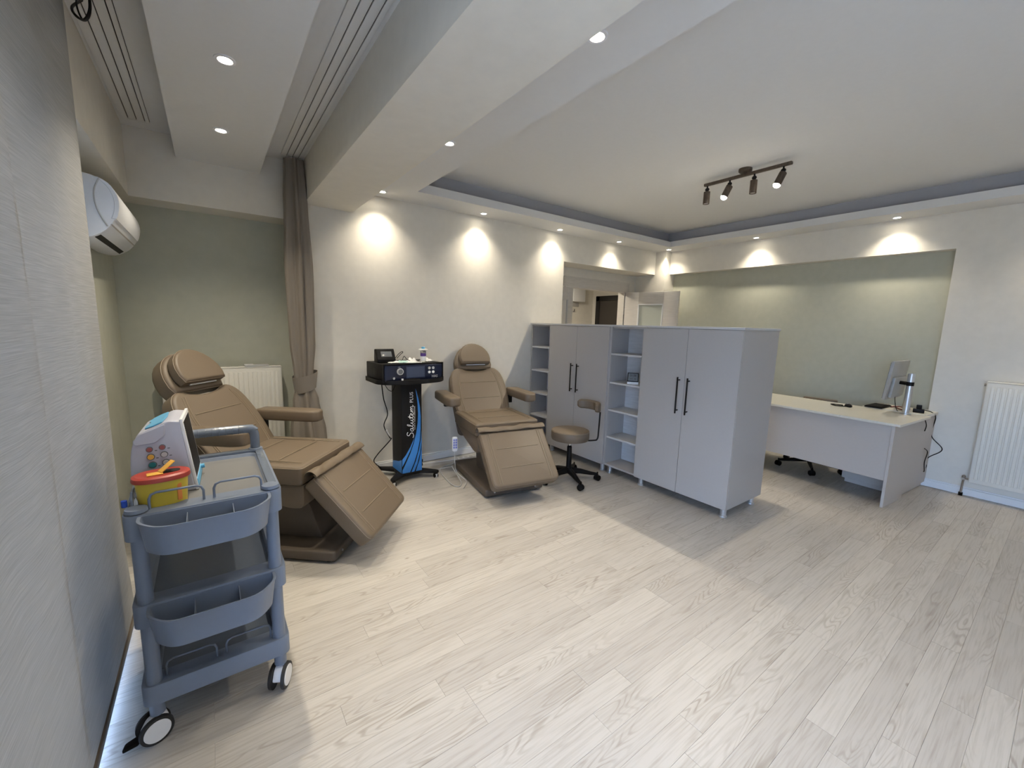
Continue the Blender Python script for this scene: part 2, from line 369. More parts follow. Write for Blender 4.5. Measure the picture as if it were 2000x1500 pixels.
# ---- hall door, frame and hallway
dz = 2.04
g = G().box(4.04, 5.46, 4.40, 4.42, dz + .012, dz + .145, .004)
g.box(4.04, 5.46, 4.39, 4.402, dz + .135, dz + .15, .002).box(5.345, 5.405, 4.395, 4.52, 0, dz + .012, .004).box(4.08, 5.405, 4.405, 4.52, dz, dz + .03, .003)
struct('trim_7', g, M['door'], 'cream woodgrain casing over the hall doorway')
hx, hy, fx_, fy_ = 5.375, 4.39, 5.562, 3.57
d1 = bpy.data.objects.new('door_1', None); C.objects.link(d1); d1.location = (hx, hy, 0); d1.rotation_euler = (0, 0, math.atan2(fy_ - hy, fx_ - hx))
d1['kind'] = 'structure'; d1['label'] = 'open cream woodgrain door leaf with a frosted pane'
LW = math.hypot(fx_ - hx, fy_ - hy)
pa, pb, pt, pbot = .225, .62, 1.86, .35
g = G().box(0, pa, -.02, .02, .01, dz, .002).box(pb, LW, -.02, .02, .01, dz, .002).box(pa, pb, -.02, .02, pt, dz, .002).box(pa, pb, -.02, .02, .01, pbot, .002)
g.add('leaf', M['door'], d1)
g = G()
for a, b, c, d in ((pa, pa + .018, pbot, pt), (pb - .018, pb, pbot, pt), (pa, pb, pt - .018, pt), (pa, pb, pbot, pbot + .018)): g.box(a, b, -.026, .026, c, d, .003)
g.add('pane_molding', M['trimw'], d1)
G().box(pa + .01, pb - .01, -.006, .006, pbot, pt).add('pane', M['frost'], d1, flat=True)
hd = G().cyl((LW - .06, -.02, 1.02), (LW - .06, -.06, 1.02), .01).cyl((LW - .06, -.055, 1.02), (LW - .18, -.055, 1.02), .009).cyl((LW - .06, .02, 1.02), (LW - .06, .06, 1.02), .01).cyl((LW - .06, .055, 1.02), (LW - .18, .055, 1.02), .009)
hd.add('door_handle', M['alu'], d1)
G().box(-.012, .0, -.022, .022, 1.70, 1.80, .003).box(-.012, 0, -.022, .022, .25, .35, .003).add('hinge', M['alu'], d1)
d2 = bpy.data.objects.new('door_2', None); C.objects.link(d2); d2['kind'] = 'structure'; d2['label'] = 'second cream door leaf at the left of the hall doorway'
G().box(3.95, 4.02, 4.41, 4.45, .01, dz, .002).box(4.145, 4.245, 4.41, 4.45, .01, dz, .002).box(4.02, 4.145, 4.41, 4.45, 1.86, dz, .002).box(4.02, 4.145, 4.41, 4.45, .01, .35, .002).add('leaf', M['door'], d2)
G().box(4.02, 4.145, 4.425, 4.435, .35, 1.86).add('pane', M['frost'], d2, flat=True)
G().box(4.128, 4.148, 4.40, 4.455, .35, 1.87, .003).add('pane_molding', M['cabedge'], d2)
struct('wall_hall', G().box(2.4, 6.75, 6.25, 6.35, 0, 2.6).box(6.6, 6.7, 4.52, 6.25, 0, 2.6).box(2.3, 2.4, 4.4, 6.35, 0, 2.6).box(5.95, 6.7, 4.42, 4.52, 0, 2.6), M['wall'], 'beige hallway walls beyond the doorway')
struct('ceiling_hall', G().box(2.3, 6.7, 4.52, 6.35, 2.45, 2.6), M['ceil'], 'hallway ceiling')
d3 = bpy.data.objects.new('door_3', None); C.objects.link(d3); d3['kind'] = 'structure'; d3['label'] = 'dark brown entrance door with a black frame in the hallway'
G().box(6.55, 6.6, 5.36, 5.46, 0, 2.12, .003).box(6.55, 6.6, 6.02, 6.12, 0, 2.12, .003).box(6.55, 6.6, 5.36, 6.12, 2.02, 2.12, .003).add('door_frame', M['darkdoor'], d3)
G().box(6.57, 6.6, 5.46, 6.02, 0, 2.02).add('leaf', M['darkleaf'], d3)
t = thing('fuse_box', 'white wall box above a grey vent in the hallway', 'box', (6.1, 6.25, 0))
G().box(-.16, .17, -.10, 0, 1.99, 2.25, .006).add('cover', M['white'], t)
t = thing('vent_grille', 'small grey vent under the white box in the hallway', 'vent', (6.08, 6.25, 0))
G().box(-.11, .10, -.012, 0, 1.89, 1.975, .003).add('frame', M['silver'], t)
g = G()
for k in range(5): g.box(-.10, .09, -.018, -.01, 1.90 + k * .015, 1.906 + k * .015)
g.add('slat', M['deskp'], t)
t = thing('wall_hook', 'small dark metal hook on the hallway wall', 'hook', (6.04, 6.25, 1.79))
G().box(-.05, .05, -.008, 0, -.01, .005, .002).add('plate', M['alu'], t)
G().tube([(0, -.008, 0), (0, -.03, .01), (0, -.035, .05)], .006).add('prong', M['black'], t)

# ================================================================== LAMPS
def spot(parent, loc, dirv, power, size=100, blend=.9, rad=.02, col=WARM):
    l = bpy.data.lights.new('lamp_light', 'SPOT'); l.energy = power; l.spot_size = R(size); l.spot_blend = blend; l.shadow_soft_size = rad; l.color = col
    o = bpy.data.objects.new('lamp_light', l); C.objects.link(o); o.parent = parent; o.location = loc
    o.rotation_euler = Vector(dirv).to_track_quat('-Z', 'Y').to_euler(); return o
def downlight(x, y, z, label, p=1.0):
    if z < 2.645: p = 1.5 if y > 2 else .5
    elif y > 3.7 or x > 5.5: p = .72
    else: p = 1.15
    t = thing('recessed_downlight', label, 'ceiling light', (x, y, z), 0, 'lit round recessed downlights')
    G().lathe([(.026, -.001), (.030, -.005), (.042, -.004), (.044, .002), (.026, .002)], 28).add('trim_ring', M['white'], t)
    G().lathe([(.0, -.0015), (.026, -.0015), (.026, .001), (0, .001)], 24).add('lens', M['lens'], t)
    spot(t, (0, 0, -.008), (0, 0, -1), DOWN_W * p, 112, 1.0, .030)
nm = 'round recessed downlight '
downlight(.127, 2.43, 2.64, nm + 'in the dropped box, the one nearer the camera')
downlight(.127, 3.31, 2.64, nm + 'in the dropped box, the one nearer the curtain')
downlight(1.327, 1.31, ZS, nm + 'beside the beam, the nearest and largest')
downlight(1.327, 2.59, ZS, nm + 'halfway along the beam edge')
downlight(1.327, 3.89, ZS, nm + 'where the beam meets the back wall')
downlight(2.416, 3.915, ZS, nm + 'over the back wall left of the far tan chair')
downlight(3.509, 3.925, ZS, nm + 'over the back wall just left of the opening')
downlight(4.583, 3.915, ZS, nm + 'over the back wall above the opening')
downlight(5.55, 3.80, ZS, nm + 'in the far corner by the pier')
downlight(5.60, 2.60, ZS, nm + 'over the green niche, middle one')
downlight(5.60, 1.275, ZS, nm + 'over the green niche, rightmost one')
for y, w_ in ((-.05, 'first behind the camera'), (-1.2, 'second behind the camera')): downlight(1.327, y, ZS, nm + 'beside the beam, ' + w_)
downlight(.127, 1.5, 2.64, nm + 'in the dropped box, overhead just out of view'); downlight(.127, .4, 2.64, nm + 'in the dropped box, behind the camera')
for y, w_ in ((0, 'above the right radiator, out of view'), (-1.2, 'added unseen in the right rear corner of the room')): downlight(5.60, y, ZS, nm + w_)
for x, w_ in ((2.6, 'left'), (4.2, 'right')): downlight(x, -2.2, ZS, nm + 'added unseen over the rear wall, the ' + w_ + ' one')  # rear lamps added out of view to raise the warm light
# track light
tl = thing('track_light', 'bronze ceiling bar with four swivel spot heads, two lit', 'ceiling light', (3.775, 1.90, ZC))
G().box(-.016, .016, -.36, .36, -.062, -.038, .006, 3).add('bar', M['wood'], tl)
G().lathe([(.0, -.028), (.045, -.028), (.052, -.02), (.052, 0), (0, 0)], 28).cyl((0, 0, -.03), (0, 0, -.045), .012).add('canopy', M['wood'], tl)
for yy, tilt, lit in ((.33, 0, 0), (.125, 1, 1), (-.08, 0, 0), (-.30, 1, 1)):
    h = G().cyl((0, yy, -.06), (0, yy, -.085), .007).ball((0, yy, -.092), .016, (1, 1.2, 1)).cyl((-.012, yy, -.098), (.016, yy + .012, -.088), .008).cyl((0, yy, -.10), (0, yy, -.118), .006)
    h.add('swivel_joint', M['blackm'], tl)
    d = Vector((-.42, .22, -1)).normalized() if tilt else Vector((.02, .01, -1)).normalized()
    a = Vector((0, yy, -.112)); b = a + d * .105
    h = G()
    h.cyl(a, b, .0275, n=32, cap=False).cyl(a, a + d * .004, .0275, n=32).cyl(a + d * .004, b - d * .001, .024, n=32, cap=False)
    h.add('spot_head', M['wood'], tl)
    G().cyl(b - d * .028, b - d * (.002 if lit else .006), .0235, n=28).add('bulb', M['lens'] if lit else M['bulboff'], tl, label='glowing bulb' if lit else 'unlit bulb')
    if lit: G().ball(b - d * .006, .0265, n=20).add('bulb_bloom', M['lens'], tl)  # glowing ball stands in for the bloom around a lit bulb
    if lit: spot(tl, b + d * .026, d, TRACK_W, 130, 1.0, .02)
# hallway lamp, added out of sight to light the hall
t = thing('hall_fill_lamp', 'round white ceiling lamp added unseen to light the hallway', 'ceiling light', (4.6, 5.4, 2.45))
G().lathe([(0, -.05), (.12, -.045), (.14, 0), (0, 0)], 28).add('lamp_shade', M['white'], t)
pl = bpy.data.lights.new('lamp_light', 'AREA'); pl.energy = HALL_W; pl.shape = 'DISK'; pl.size = .24; pl.color = WARM
po = bpy.data.objects.new('lamp_light', pl); C.objects.link(po); po.parent = t; po.location = (0, 0, -.06)

# ================================================================== FABRIC PANELS, TRACKS, CURTAIN
def panel(name, y0, y1, xt, xb, label, z0=.05, curl=.022):
    t = thing(name, label, 'curtain', (0, y0, 0), 0)
    grid = []
    for i in range(15):
        z = z0 + (2.775 - z0) * i / 14; row = []
        for j in range(25):
            y = (y1 - y0) * j / 24
            x = xb + (xt - xb) * i / 14 + min(1, i / 5) * (.004 * math.sin((y + y0) * 13 + i * .12) + .002 * math.sin((y + y0) * 31 + i * .3))
            x -= curl * max(0, (y - (y1 - y0) + .16) / .16) ** 2 * min(1, i / 3)
            row.append((x, y, z))
        grid.append(row)
    G().sheet(grid, .002).add('fabric', M['fabric'], t, ang=80)
    G().box(xb - .009, xb + .009, -.004, y1 - y0 + .004, z0 - .012, z0 + .02, .003).add('bottom_rail', M['brown'], t)
    G().ball((xb, -.006, z0 + .003), .016, (.7, .4, 1.1)).add('rail_cap', M['silver'], t)
panel('panel_curtain', 1.605, 2.59, -.386, -.392, 'sheer beige fabric panel, the far one by the air conditioner')
panel('panel_curtain', .62, 1.62, -.377, -.383, 'sheer beige fabric panel, the near one at the left frame edge', curl=0)
def ctrack(x0, y1, lab, n=3, dx=.042):
    t = thing('curtain_track', lab, 'curtain rail', (x0, 0, ZB))
    g = G(); x = -.022
    for k in range(n + 1):
        g.box(x, x + dx - .005 if k < n else x + .02, -1.5, y1, -.010, 0, .001); x += dx
    g.add('rail', M['ceil'], t)
    G().box(-.02, n * dx, -1.5, y1 - .01, -.003, -.001).add('groove', M['dark'], t)
ctrack(-.372, 3.90, 'white three-groove curtain track on the ceiling by the window wall')
ctrack(.555, 3.93, 'white three-groove curtain track on the ceiling by the beam')
g = G().tube([(-.345, 2.60, 2.77), (-.355, 2.45, 2.66), (-.335, 2.38, 2.60), (-.32, 2.45, 2.63), (-.31, 2.50, 2.70), (-.30, 2.42, 2.77)], .0045, smooth=8)
g.tube([(-.33, 2.55, 2.78), (-.34, 2.44, 2.68), (-.325, 2.42, 2.615), (-.31, 2.47, 2.68), (-.31, 2.5, 2.77)], .003, smooth=8)
tag(g.add('pull_cord', M['black']), 'black looped cord hanging from the track above the fabric panels', 'cord')
# gathered curtain
t = thing('gathered_curtain', 'taupe fabric curtain gathered with a tieback in the corner', 'curtain', (.625, 3.92, 0))
def cprof(z):
    # half widths (x,y) and fold depth along the height
    K = [(0.02, .155, .085, .020), (.5, .130, .075, .020), (.80, .095, .055, .012), (.93, .066, .046, .006), (1.02, .072, .050, .008), (1.3, .090, .060, .014), (1.9, .096, .062, .016), (2.4, .080, .055, .014), (2.76, .066, .045, .010)]
    for a, b in zip(K, K[1:]):
        if z <= b[0]:
            u = max(0, (z - a[0]) / (b[0] - a[0])); u = u * u * (3 - 2 * u); return [a[i] + (b[i] - a[i]) * u for i in (1, 2, 3)]
    return K[-1][1:]
grid = []; NZ, NA = 60, 96
for i in range(NZ):
    z = .02 + (2.76 - .02) * i / (NZ - 1); hx_, hy_, fd = cprof(z); row = []
    for j in range(NA + 1):
        a = 2 * math.pi * j / NA
        w = fd * (math.sin(7 * a + .5 * math.sin(z * 1.1)) + .45 * math.sin(12 * a + 1.2 + z * .4))
        row.append(((hx_ + w) * math.cos(a) + (.035 * max(0, 1.0 - z)), (hy_ + w) * math.sin(a), z))
    grid.append(row)
G().sheet(grid).add('cloth', M['curtain'], t, ang=60)
g = G(); pts = []
for i in range(5):
    z = .89 + .035 * i; pts.append([((.082 + .004 * i) * math.cos(a) + .010, (.062 + .003 * i) * math.sin(a), z + .025 * math.cos(a) + .012 * math.sin(a)) for a in [2 * math.pi * j / 40 for j in range(41)]])
g.sheet(pts, .003); g.add('tieback', M['curtain'], t, ang=60)
G().box(-.04, .05, -.02, .02, 2.76, 2.783, .004).add('glider', M['steel'], t)

# ================================================================== AIR CONDITIONER
t = thing('air_conditioner', 'white split air conditioner high on the left wall', 'air conditioner', (XW, 3.03, 1.89))
out = [(0, 0), (.05, -.012), (.10, -.004), (.155, .035), (.195, .095), (.212, .16), (.205, .22), (.175, .27), (.12, .298), (.06, .305), (0, .305)]
out = [tuple(p)[:2] for p in cat([(x, z, 0) for x, z in out[:-1]], 3)] + [(0, .305)]
mx = frame((0, 0, 0), (1, 0, 0), (0, 0, 1))     # extrude along -Y
G().prism(out, -.80, 0, .006, 2, m=mx).add('body', M['white'], t)
arc = [(x + .004, z) for x, z in out if z > .085 and x > .12]
arcp = arc + [(x - .02, z) for x, z in arc[::-1]]
G().prism(arcp, -.795, .003, .002, 1, m=mx).add('front_panel', M['white'], t)
cp = [(x, z) for x, z in out if .06 < x and z > .06]
G().tube([(.150, -.002, .30 - .012), (.128, -.002, .23), (.125, -.002, .17), (.138, -.002, .11), (.163, -.002, .055)], .0035, smooth=5).add('side_groove', M['silver'], t)
G().box(.006, .034, .03, .74, -.004, .004, m=frame((.10, 0, -.004), (.055, 0, .039), (0, 1, 0))).add('air_outlet', M['dark'], t)
G().box(0, .007, .0, .80, -.002, .003, m=frame((.176, 0, .062), (.06, 0, .09), (0, 1, 0))).add('panel_gap', M['deskp'], t)

# ================================================================== RADIATORS
def radiator(name, label, loc, rz, L, z0, z1, gap=0):
    """front face on local -y; x along the length"""
    t = thing(name, label, 'radiator', loc, rz)
    G().box(0, L, -.085, -.078, z0, z1, .003).box(0, L, -.018, -.011, z0, z1, .003).box(0, .006, -.085, -.011, z0 + .01, z1, .001).box(L - .006, L, -.085, -.011, z0 + .01, z1, .001).box(0, L, -.085, -.011, z1 - .008, z1 + .004, .002).add('body', M['rad'], t)
    g = G(); n = int((L - .05) / .0333); w = (L - .05) / n
    for k in range(n):
        x = .025 + w * (k + .5); g.box(x - .0115, x + .0115, -.0925, -.080, z0 + .035, z1 - .04, .0035, 2)
    g.add('ridges', M['rad'], t)
    g = G()
    for k in range(int(L / .06)): g.box(.03 + k * .06, .065 + k * .06, -.075, -.02, z1 + .002, z1 + .006)
    g.add('top_grille', M['rad'], t)
    for x in (.15, L - .15): G().box(x - .02, x + .02, -.012, gap, z0 + .1, z1 - .1).add('bracket', M['silver'], t)
    G().cyl((-.016, -.05, z1 - .03), (0, -.05, z1 - .03), .011).add('air_valve', M['brass'], t)
    return t
rl = radiator('radiator', 'white ribbed panel radiator behind the left tan chair', (-.34, YG - .055, 0), 0, .83, .13, 1.075, .055)
rr_ = radiator('radiator', 'white ribbed panel radiator on the right wall, partly in view', (XR, .49, 0), R(-90), 1.4, .15, 1.095)
g = G().tube([(.0, -.048, .17), (-.035, -.048, .17)], .009).tube([(-.035, -.048, .20), (-.035, -.048, .15), (-.037, -.048, .0)], .008).cyl((-.035, -.048, .165), (-.035, -.048, .195), .013).cyl((-.035, -.05, .17), (-.035, -.085, .17), .012)
g.add('valve_pipe', M['brass'], rr_); G().cyl((-.037, -.048, 0), (-.037, -.048, .03), .015).add('pipe_collar', M['black'], rr_)
t = thing('flat_tray', 'flat grey plastic slab lying on the left radiator', 'tray', (.30, YG - .105, 1.0795), R(3))
G().box(-.085, .095, -.035, .035, 0, .014, .004).add('body', M['silver'], t); G().box(-.085, -.02, -.03, .03, .014, .019, .002).add('pad', M['white'], t)

# ================================================================== TREATMENT CHAIRS
def treatment_chair(label, loc, rz, hang=True, near_up=0, armout=0):
    t = thing('treatment_chair', label, 'chair', loc, rz, 'tan leather treatment chairs')
    b = G().prism(roundpoly([(0, -.29), (0, .29), (-.86, .29), (-.86, -.29)], .03), .018, .082, .012, 3).add('base', M['brown'], t)
    for x in (-.06, -.8):
        for y in (-.24, .24): G().cyl((x, y, 0), (x, y, .02), .02).add('foot', M['black'], b)
    for y in (-.2, .2): G().cyl((-.001, y, .052), (.006, y, .052), .007).add('bolt', M['alu'], b)
    # lift column
    g = G().prism([(-.17, .082), (-.62, .082), (-.66, .30), (-.60, .47), (-.36, .47), (-.24, .30)], -.13, .13, .008, 2, m=frame((0, 0, 0), (1, 0, 0), (0, 0, 1)))
    g.add('lift_column', M['brown'], t)
    G().box(-.60, -.25, -.20, .20, .40, .50).tube([(-.30, -.16, .42), (-.12, -.16, .34), (-.02, -.16, .40)], .012).tube([(-.30, .16, .42), (-.12, .16, .34), (-.02, .16, .40)], .012).cyl((-.14, -.2, .45), (-.14, .2, .45), .014).add('mechanism', M['dark'], t)
    # seat skirt
    g = G().prism(roundpoly([(-.175, .505), (-.175, .362), (-.26, .352), (-.55, .42), (-.76, .50)], [.0, .04, .05, .06, .0]), -.298, .298, .010, 2, m=frame((0, 0, 0), (1, 0, 0), (0, 0, 1)))
    g.add('seat_skirt', M['leather'], t)
    # seat cushion
    mx = frame((-.475, 0, .505), (1, 0, 0), (0, 1, 0))
    sc = G().prism(roundpoly([(-.30, -.315), (.30, -.315), (.30, .315), (-.30, .315)], .035), 0, .12, .022, 4, m=mx).add('seat', M['leather'], t)
    g = G()
    for y in (-.235, .235): g.tube([(-.76, y, .6275), (-.5, y, .6305), (-.22, y, .626)], .0028, 6)
    for y in (-.255, .255): g.tube([(-.76, y, .627), (-.5, y, .630), (-.22, y, .6255)], .0018, 6)
    g.tube([(-.62, -.215, .6295), (-.62, .215, .6295)], .0022, 6).tube([(-.38, -.215, .6295), (-.38, .215, .6295)], .0022, 6)
    g.tube([(p[0] - .475, p[1], .6115) for p in roundpoly([(-.298, -.313), (.298, -.313), (.298, .313), (-.298, .313)], .035)], .0028, 6, closed=True)
    g.add('seam', M['stitch'], sc)
    # leg rest: slab hanging from the seat front
    p0 = Vector((-.095, 0, .572)); p1 = Vector((.250, 0, .196)); v = (p1 - p0); LL = v.length; v.normalize()
    mx = Matrix.Translation(p0) @ frame((0, 0, 0), (0, -1, 0), v).copy()     # N = U x V
    N = mx.to_3x3() @ Vector((0, 0, 1)); sgn = 1 if N.x > 0 else -1
    T = .105
    def slab(o0, o1): return (o0, o1) if sgn > 0 else (-o1, -o0)
    a, c = slab(-T, 0)
    lr = G().prism(roundpoly([(-.315, 0), (.315, 0), (.31, LL), (-.31, LL)], [.025, .025, .05, .05]), a, c, .022, 4, m=mx).add('leg_rest', M['leather'], t)
    s0 = sgn * .0015
    g = G()
    for x in (-.235, .235):
        g.tube([mx @ Vector((x, .02, s0)), mx @ Vector((x * .985, LL - .03, s0))], .0028, 6); g.tube([mx @ Vector((x * 1.085, .02, s0)), mx @ Vector((x * 1.07, LL - .03, s0))], .0018, 6)
    for yv in (.34, .68): g.tube([mx @ Vector((-.2, LL * yv, s0)), mx @ Vector((.2, LL * yv, s0))], .0026, 6)
    g.tube([mx @ Vector((p[0], p[1], -sgn * .016)) for p in roundpoly([(-.313, .002), (.313, .002), (.308, LL - .002), (-.308, LL - .002)], [.025, .025, .05, .05])], .0028, 6, closed=True)
    g.add('seam', M['stitch'], lr)
    # folded flap across its top
    grid = []
    for j in range(49):
        y = -.325 + .65 * j / 48; k = math.sin(j * .42) * .004 + math.sin(j * .19 + 1) * .004; row = []
        for i, (dx, dz_) in enumerate(((-.075, -.045), (-.068, -.012), (-.050, .006), (-.026, .012), (-.008, .006), (.006, -.006), (.012, -.018), (.004, -.022), (-.010, -.012))):
            row.append((-.088 + dx + k * .12 * i, y, .592 + dz_ + k * .9 + .0015 * math.sin(j * .8 + i)))
        grid.append(row)
    G().sheet(cat2(grid), .004).add('folded_flap', M['leather'], lr, ang=80)
    # backrest
    q0 = Vector((-.735, 0, .618)); dv = Vector((-.285, 0, .40)).normalized()
    mb = Matrix.Translation(q0) @ frame((0, 0, 0), (0, 1, 0), dv); N = mb.to_3x3() @ Vector((0, 0, 1)); sg = 1 if N.x > 0 else -1
    def sl(a, b): return (a, b) if sg > 0 else (-b, -a)
    H = .50
    o = [(-.275, -.07), (.275, -.07), (.305, .16), (.300, .34), (.275, .44), (.225, .495), (.165, .50), (.10, .475), (0, .462), (-.10, .475), (-.165, .50), (-.225, .495), (-.275, .44), (-.300, .34), (-.305, .16)]
    oc = [tuple(p)[:2] for p in cat([(x, y, 0) for x, y in o[1:]] + [(o[0][0], o[0][1], 0)], 3)]
    a, c = sl(-.115, 0)
    br = G().prism(oc, a, c, .024, 4, m=mb).add('backrest', M['leather'], t)
    g = G(); s0 = sg * .0015
    for x in (-1, 1):
        g.tube([mb @ Vector((x * p, y, s0)) for p, y in ((.205, .0), (.222, .15), (.215, .33), (.185, .46))], .0028, 6, smooth=4)
        g.tube([mb @ Vector((x * p, y, s0)) for p, y in ((.222, .0), (.238, .15), (.232, .33), (.205, .455))], .0018, 6, smooth=4)
    for yv in (.15, .33): g.tube([mb @ Vector((-.195, yv, s0)), mb @ Vector((.195, yv, s0))], .0026, 6)
    g.tube([mb @ Vector((x, y, -sg * .018)) for x, y in oc], .0026, 6, closed=True)
    g.add('seam', M['stitch'], br)
    a, c = sl(-.15, -.112)
    G().prism(roundpoly([(-.285, -.20), (.285, -.20), (.285, .36), (-.285, .36)], .05), a, c, .008, 2, m=mb).add('back_shell', M['brown'], t)
    # headrest and pillow
    def dome(w, h, y0, k=14):
        return [(w * .93, y0), (w, y0 + .05)] + [(w * math.cos(math.pi * i / k) ** 1 if True else 0, y0 + .06 + (h - .06) * math.sin(math.pi * i / k)) for i in range(1, k)] + [(-w, y0 + .05), (-w * .93, y0)]
    a, c = sl(-.125, -.01)
    hr = G().prism(dome(.205, .285, .505), a, c, .026, 4, m=mb).add('headrest', M['leather'], t)
    G().tube([mb @ Vector((x, y, -sg * .030)) for x, y in dome(.2045, .284, .505)], .0026, 6, closed=True).add('seam', M['stitch'], hr)
    a, c = sl(-.012, .066)
    pw = G().prism(dome(.172, .238, .535), a, c, .020, 4, m=mb).add('pillow', M['leather'], t)
    G().tube([mb @ Vector((x, y, sg * .050)) for x, y in dome(.172, .238, .535)], .0022, 6, closed=True).add('seam', M['stitch'], pw)
    a, c = sl(.006, .016); G().box(-.10, .115, .529, .536, a, c, .001, m=mb).add('velcro_strip', M['white'], pw)
    # arms
    for s_ in (1, -1):
        up = near_up if s_ < 0 else 0; yo = armout if s_ < 0 else 0
        pts = roundpoly([(-.92, .315), (-.47, .315), (-.435, .345), (-.435, .425), (-.50, .455), (-.92, .445)], [.02, .03, .02, .03, .05, .03])
        pts = [(x, s_ * y - yo) for x, y in pts]
        if s_ < 0: pts = pts[::-1]
        mt = Matrix.Translation((0, 0, .735 + up))
        arm = G().prism(pts, 0, .085, .018, 3, m=mt).add('armrest', M['leather'], t)
        G().box(-.88, -.84, s_ * .29 - yo * .5 - .03, s_ * .36 - yo, .66, .742 + up, .004).add('arm_bracket', M['black'], arm)
    return t
c1 = treatment_chair('tan leather treatment chair behind the grey trolley', (.72, 2.757, 0), R(-40.5), near_up=.035)
c2 = treatment_chair('tan leather treatment chair against the back wall beside the black machine', (2.107, 2.81, 0), R(-99.8), armout=.035)
# hand control hanging at chair 2
t = thing('hand_control', 'white remote control with blue keys hanging beside the far tan chair', 'remote', (1.795, 3.36, .30), R(-100))
G().prism(roundpoly([(-.024, 0), (.024, 0), (.027, .14), (-.027, .14)], .018), -.009, .009, .004, 2, m=frame((0, 0, 0), (0, 1, 0), (0, 0, 1))).add('housing', M['white'], t)
g = G()
for i in range(4):
    for j in range(2): g.box(.008, .012, -.019 + j * .021, -.003 + j * .021, .03 + i * .024, .048 + i * .024, .001)
g.add('keys', mat('lilac_keys', (.22, .25, .62), .4), t)
G().tube([(0, 0, .0), (0, .0, -.10), (-.02, .03, -.22), (.05, .1, -.29), (.2, .02, -.292)], .0035, smooth=8).add('cord', M['silver'], t)
g = G().tube([(1.66, 3.95, .012), (1.72, 3.75, .012), (1.86, 3.70, .02), (1.90, 3.62, .05), (1.845, 3.50, .09), (1.83, 3.30, .012), (1.76, 3.22, .008), (1.735, 3.35, .008), (1.82, 3.72, .008), (2.0, 3.80, .01), (2.1, 3.86, .03)], .0045, smooth=8)
attach(g.add('power_cord', M['silver']), c2)
g = G().tube([(1.30, 4.0, .008), (1.45, 3.93, .008), (1.72, 3.96, .008), (1.9, 3.94, .008), (2.12, 3.88, .02)], .004, smooth=8)
strip_cord = g
t = thing('power_strip', 'white power strip on the floor behind the far tan chair', 'power strip', (2.20, 3.86, 0), R(-8))
G().box(-.10, .12, -.025, .025, 0, .035, .005).add('housing', M['white'], t)
for k in range(3): G().cyl((-.06 + .06 * k, 0, .034), (-.06 + .06 * k, 0, .0365), .019).add('socket', M['silver'], t)

attach(strip_cord.add('power_cord', M['white']), t)
# ================================================================== MACHINE ON PEDESTAL
ms = thing('machine_stand', 'black pedestal stand with blue swoosh print and tray top', 'stand', (1.478, 3.745, 0), R(1))
W2, D2 = .102, .12
G().box(-W2, W2, -D2, D2, .055, .945, .008, 3).add('column', M['blackm'], ms)
g = G()
for a in (40, 140, 222, 318):
    ca, sa = math.cos(R(a)), math.sin(R(a)); m_ = Matrix.Rotation(R(a), 4, 'Z')
    g.prism([(0, -.07), (.16, -.045), (.30, -.024), (.315, 0), (.30, .024), (.16, .045), (0, .07)], .05, .074, .004, 2, m=m_)
g.box(-.12, .12, -.13, .13, .048, .076, .004); g.add('star_base', M['blackm'], ms)
for a in (40, 140, 222, 318):
    x, y = .285 * math.cos(R(a)), .285 * math.sin(R(a))
    cs = G().box(x - .014, x + .014, y - .016, y + .016, .022, .052, .004).add('caster', M['black'], ms)
    G().cyl((x - .018, y, .022), (x - .009, y, .022), .022, n=20).cyl((x + .009, y, .022), (x + .018, y, .022), .022, n=20).add('wheel', M['black'], cs)
    G().cyl((x - .008, y, .022), (x + .008, y, .022), .0205, n=20).box(x - .011, x + .011, y - .0195, y - .016, .004, .04, .001).add('fork', M['silver'], cs)
trp = roundpoly([(-.325, .20), (-.33, -.12), (-.27, -.215), (-.10, -.262), (.08, -.265), (.25, -.225), (.33, -.13), (.325, .20)], [.02, .03, .05, .12, .12, .05, .03, .02])
G().prism(trp, .943, .958, .003, 2).add('tray', M['blackm'], ms)
g = G(); n = len(trp); t = bmesh.new(); ins = [(x * .972, y * .965) for x, y in trp]
V = [[t.verts.new((p[0], p[1], z)) for p in L_] for L_, z in ((trp, .95), (trp, .982), (ins, .982), (ins, .957))]
for i in range(n):
    if trp[i][1] > -.16 or True:
        for k in range(3): t.faces.new((V[k][i], V[k][(i + 1) % n], V[k + 1][(i + 1) % n], V[k + 1][i]))
bmesh.ops.recalc_face_normals(t, faces=list(t.faces)); g._merge(t); g.add('tray_lip', M['blackm'], ms)
# blue swooshes (flat print, in column face coordinates)
def cf(cx, cy): return (-W2 + (cx - 415) * (2 * W2 / 205), .055 + (1398 - cy) * (.89 / 938))
def sw(pts, k=3):
    p = [cf(*q_) for q_ in pts]; return [(min(max(x, -W2 + .004), W2 - .004), max(z, .060)) for x, z in p]
mf = frame((0, -D2 - .0003, 0), (1, 0, 0), (0, 0, 1))
g = G()
Lb = [(549, 985), (535, 1040), (500, 1115), (455, 1190), (415, 1232), (415, 1305), (450, 1250), (500, 1150), (530, 1070)]
Mb = [(556, 530), (566, 600), (576, 680), (580, 780), (575, 880), (560, 980), (535, 1080), (500, 1180), (450, 1285), (415, 1345), (415, 1398), (488, 1392), (535, 1290), (572, 1180), (596, 1060), (606, 940), (608, 820), (600, 720), (584, 630), (566, 560)]
R1 = [(613, 960), (606, 1060), (590, 1150), (555, 1270), (503, 1392), (532, 1390), (570, 1300), (598, 1190), (612, 1080)]
R2 = [(619, 1040), (612, 1160), (590, 1270), (548, 1390), (619, 1390)]
for pl_ in (Lb, Mb, R1, R2): g.prism(sw(pl_), 0, .0006, m=mf)
g.add('blue_swoosh', M['blue'], ms, label='blue swoosh print')
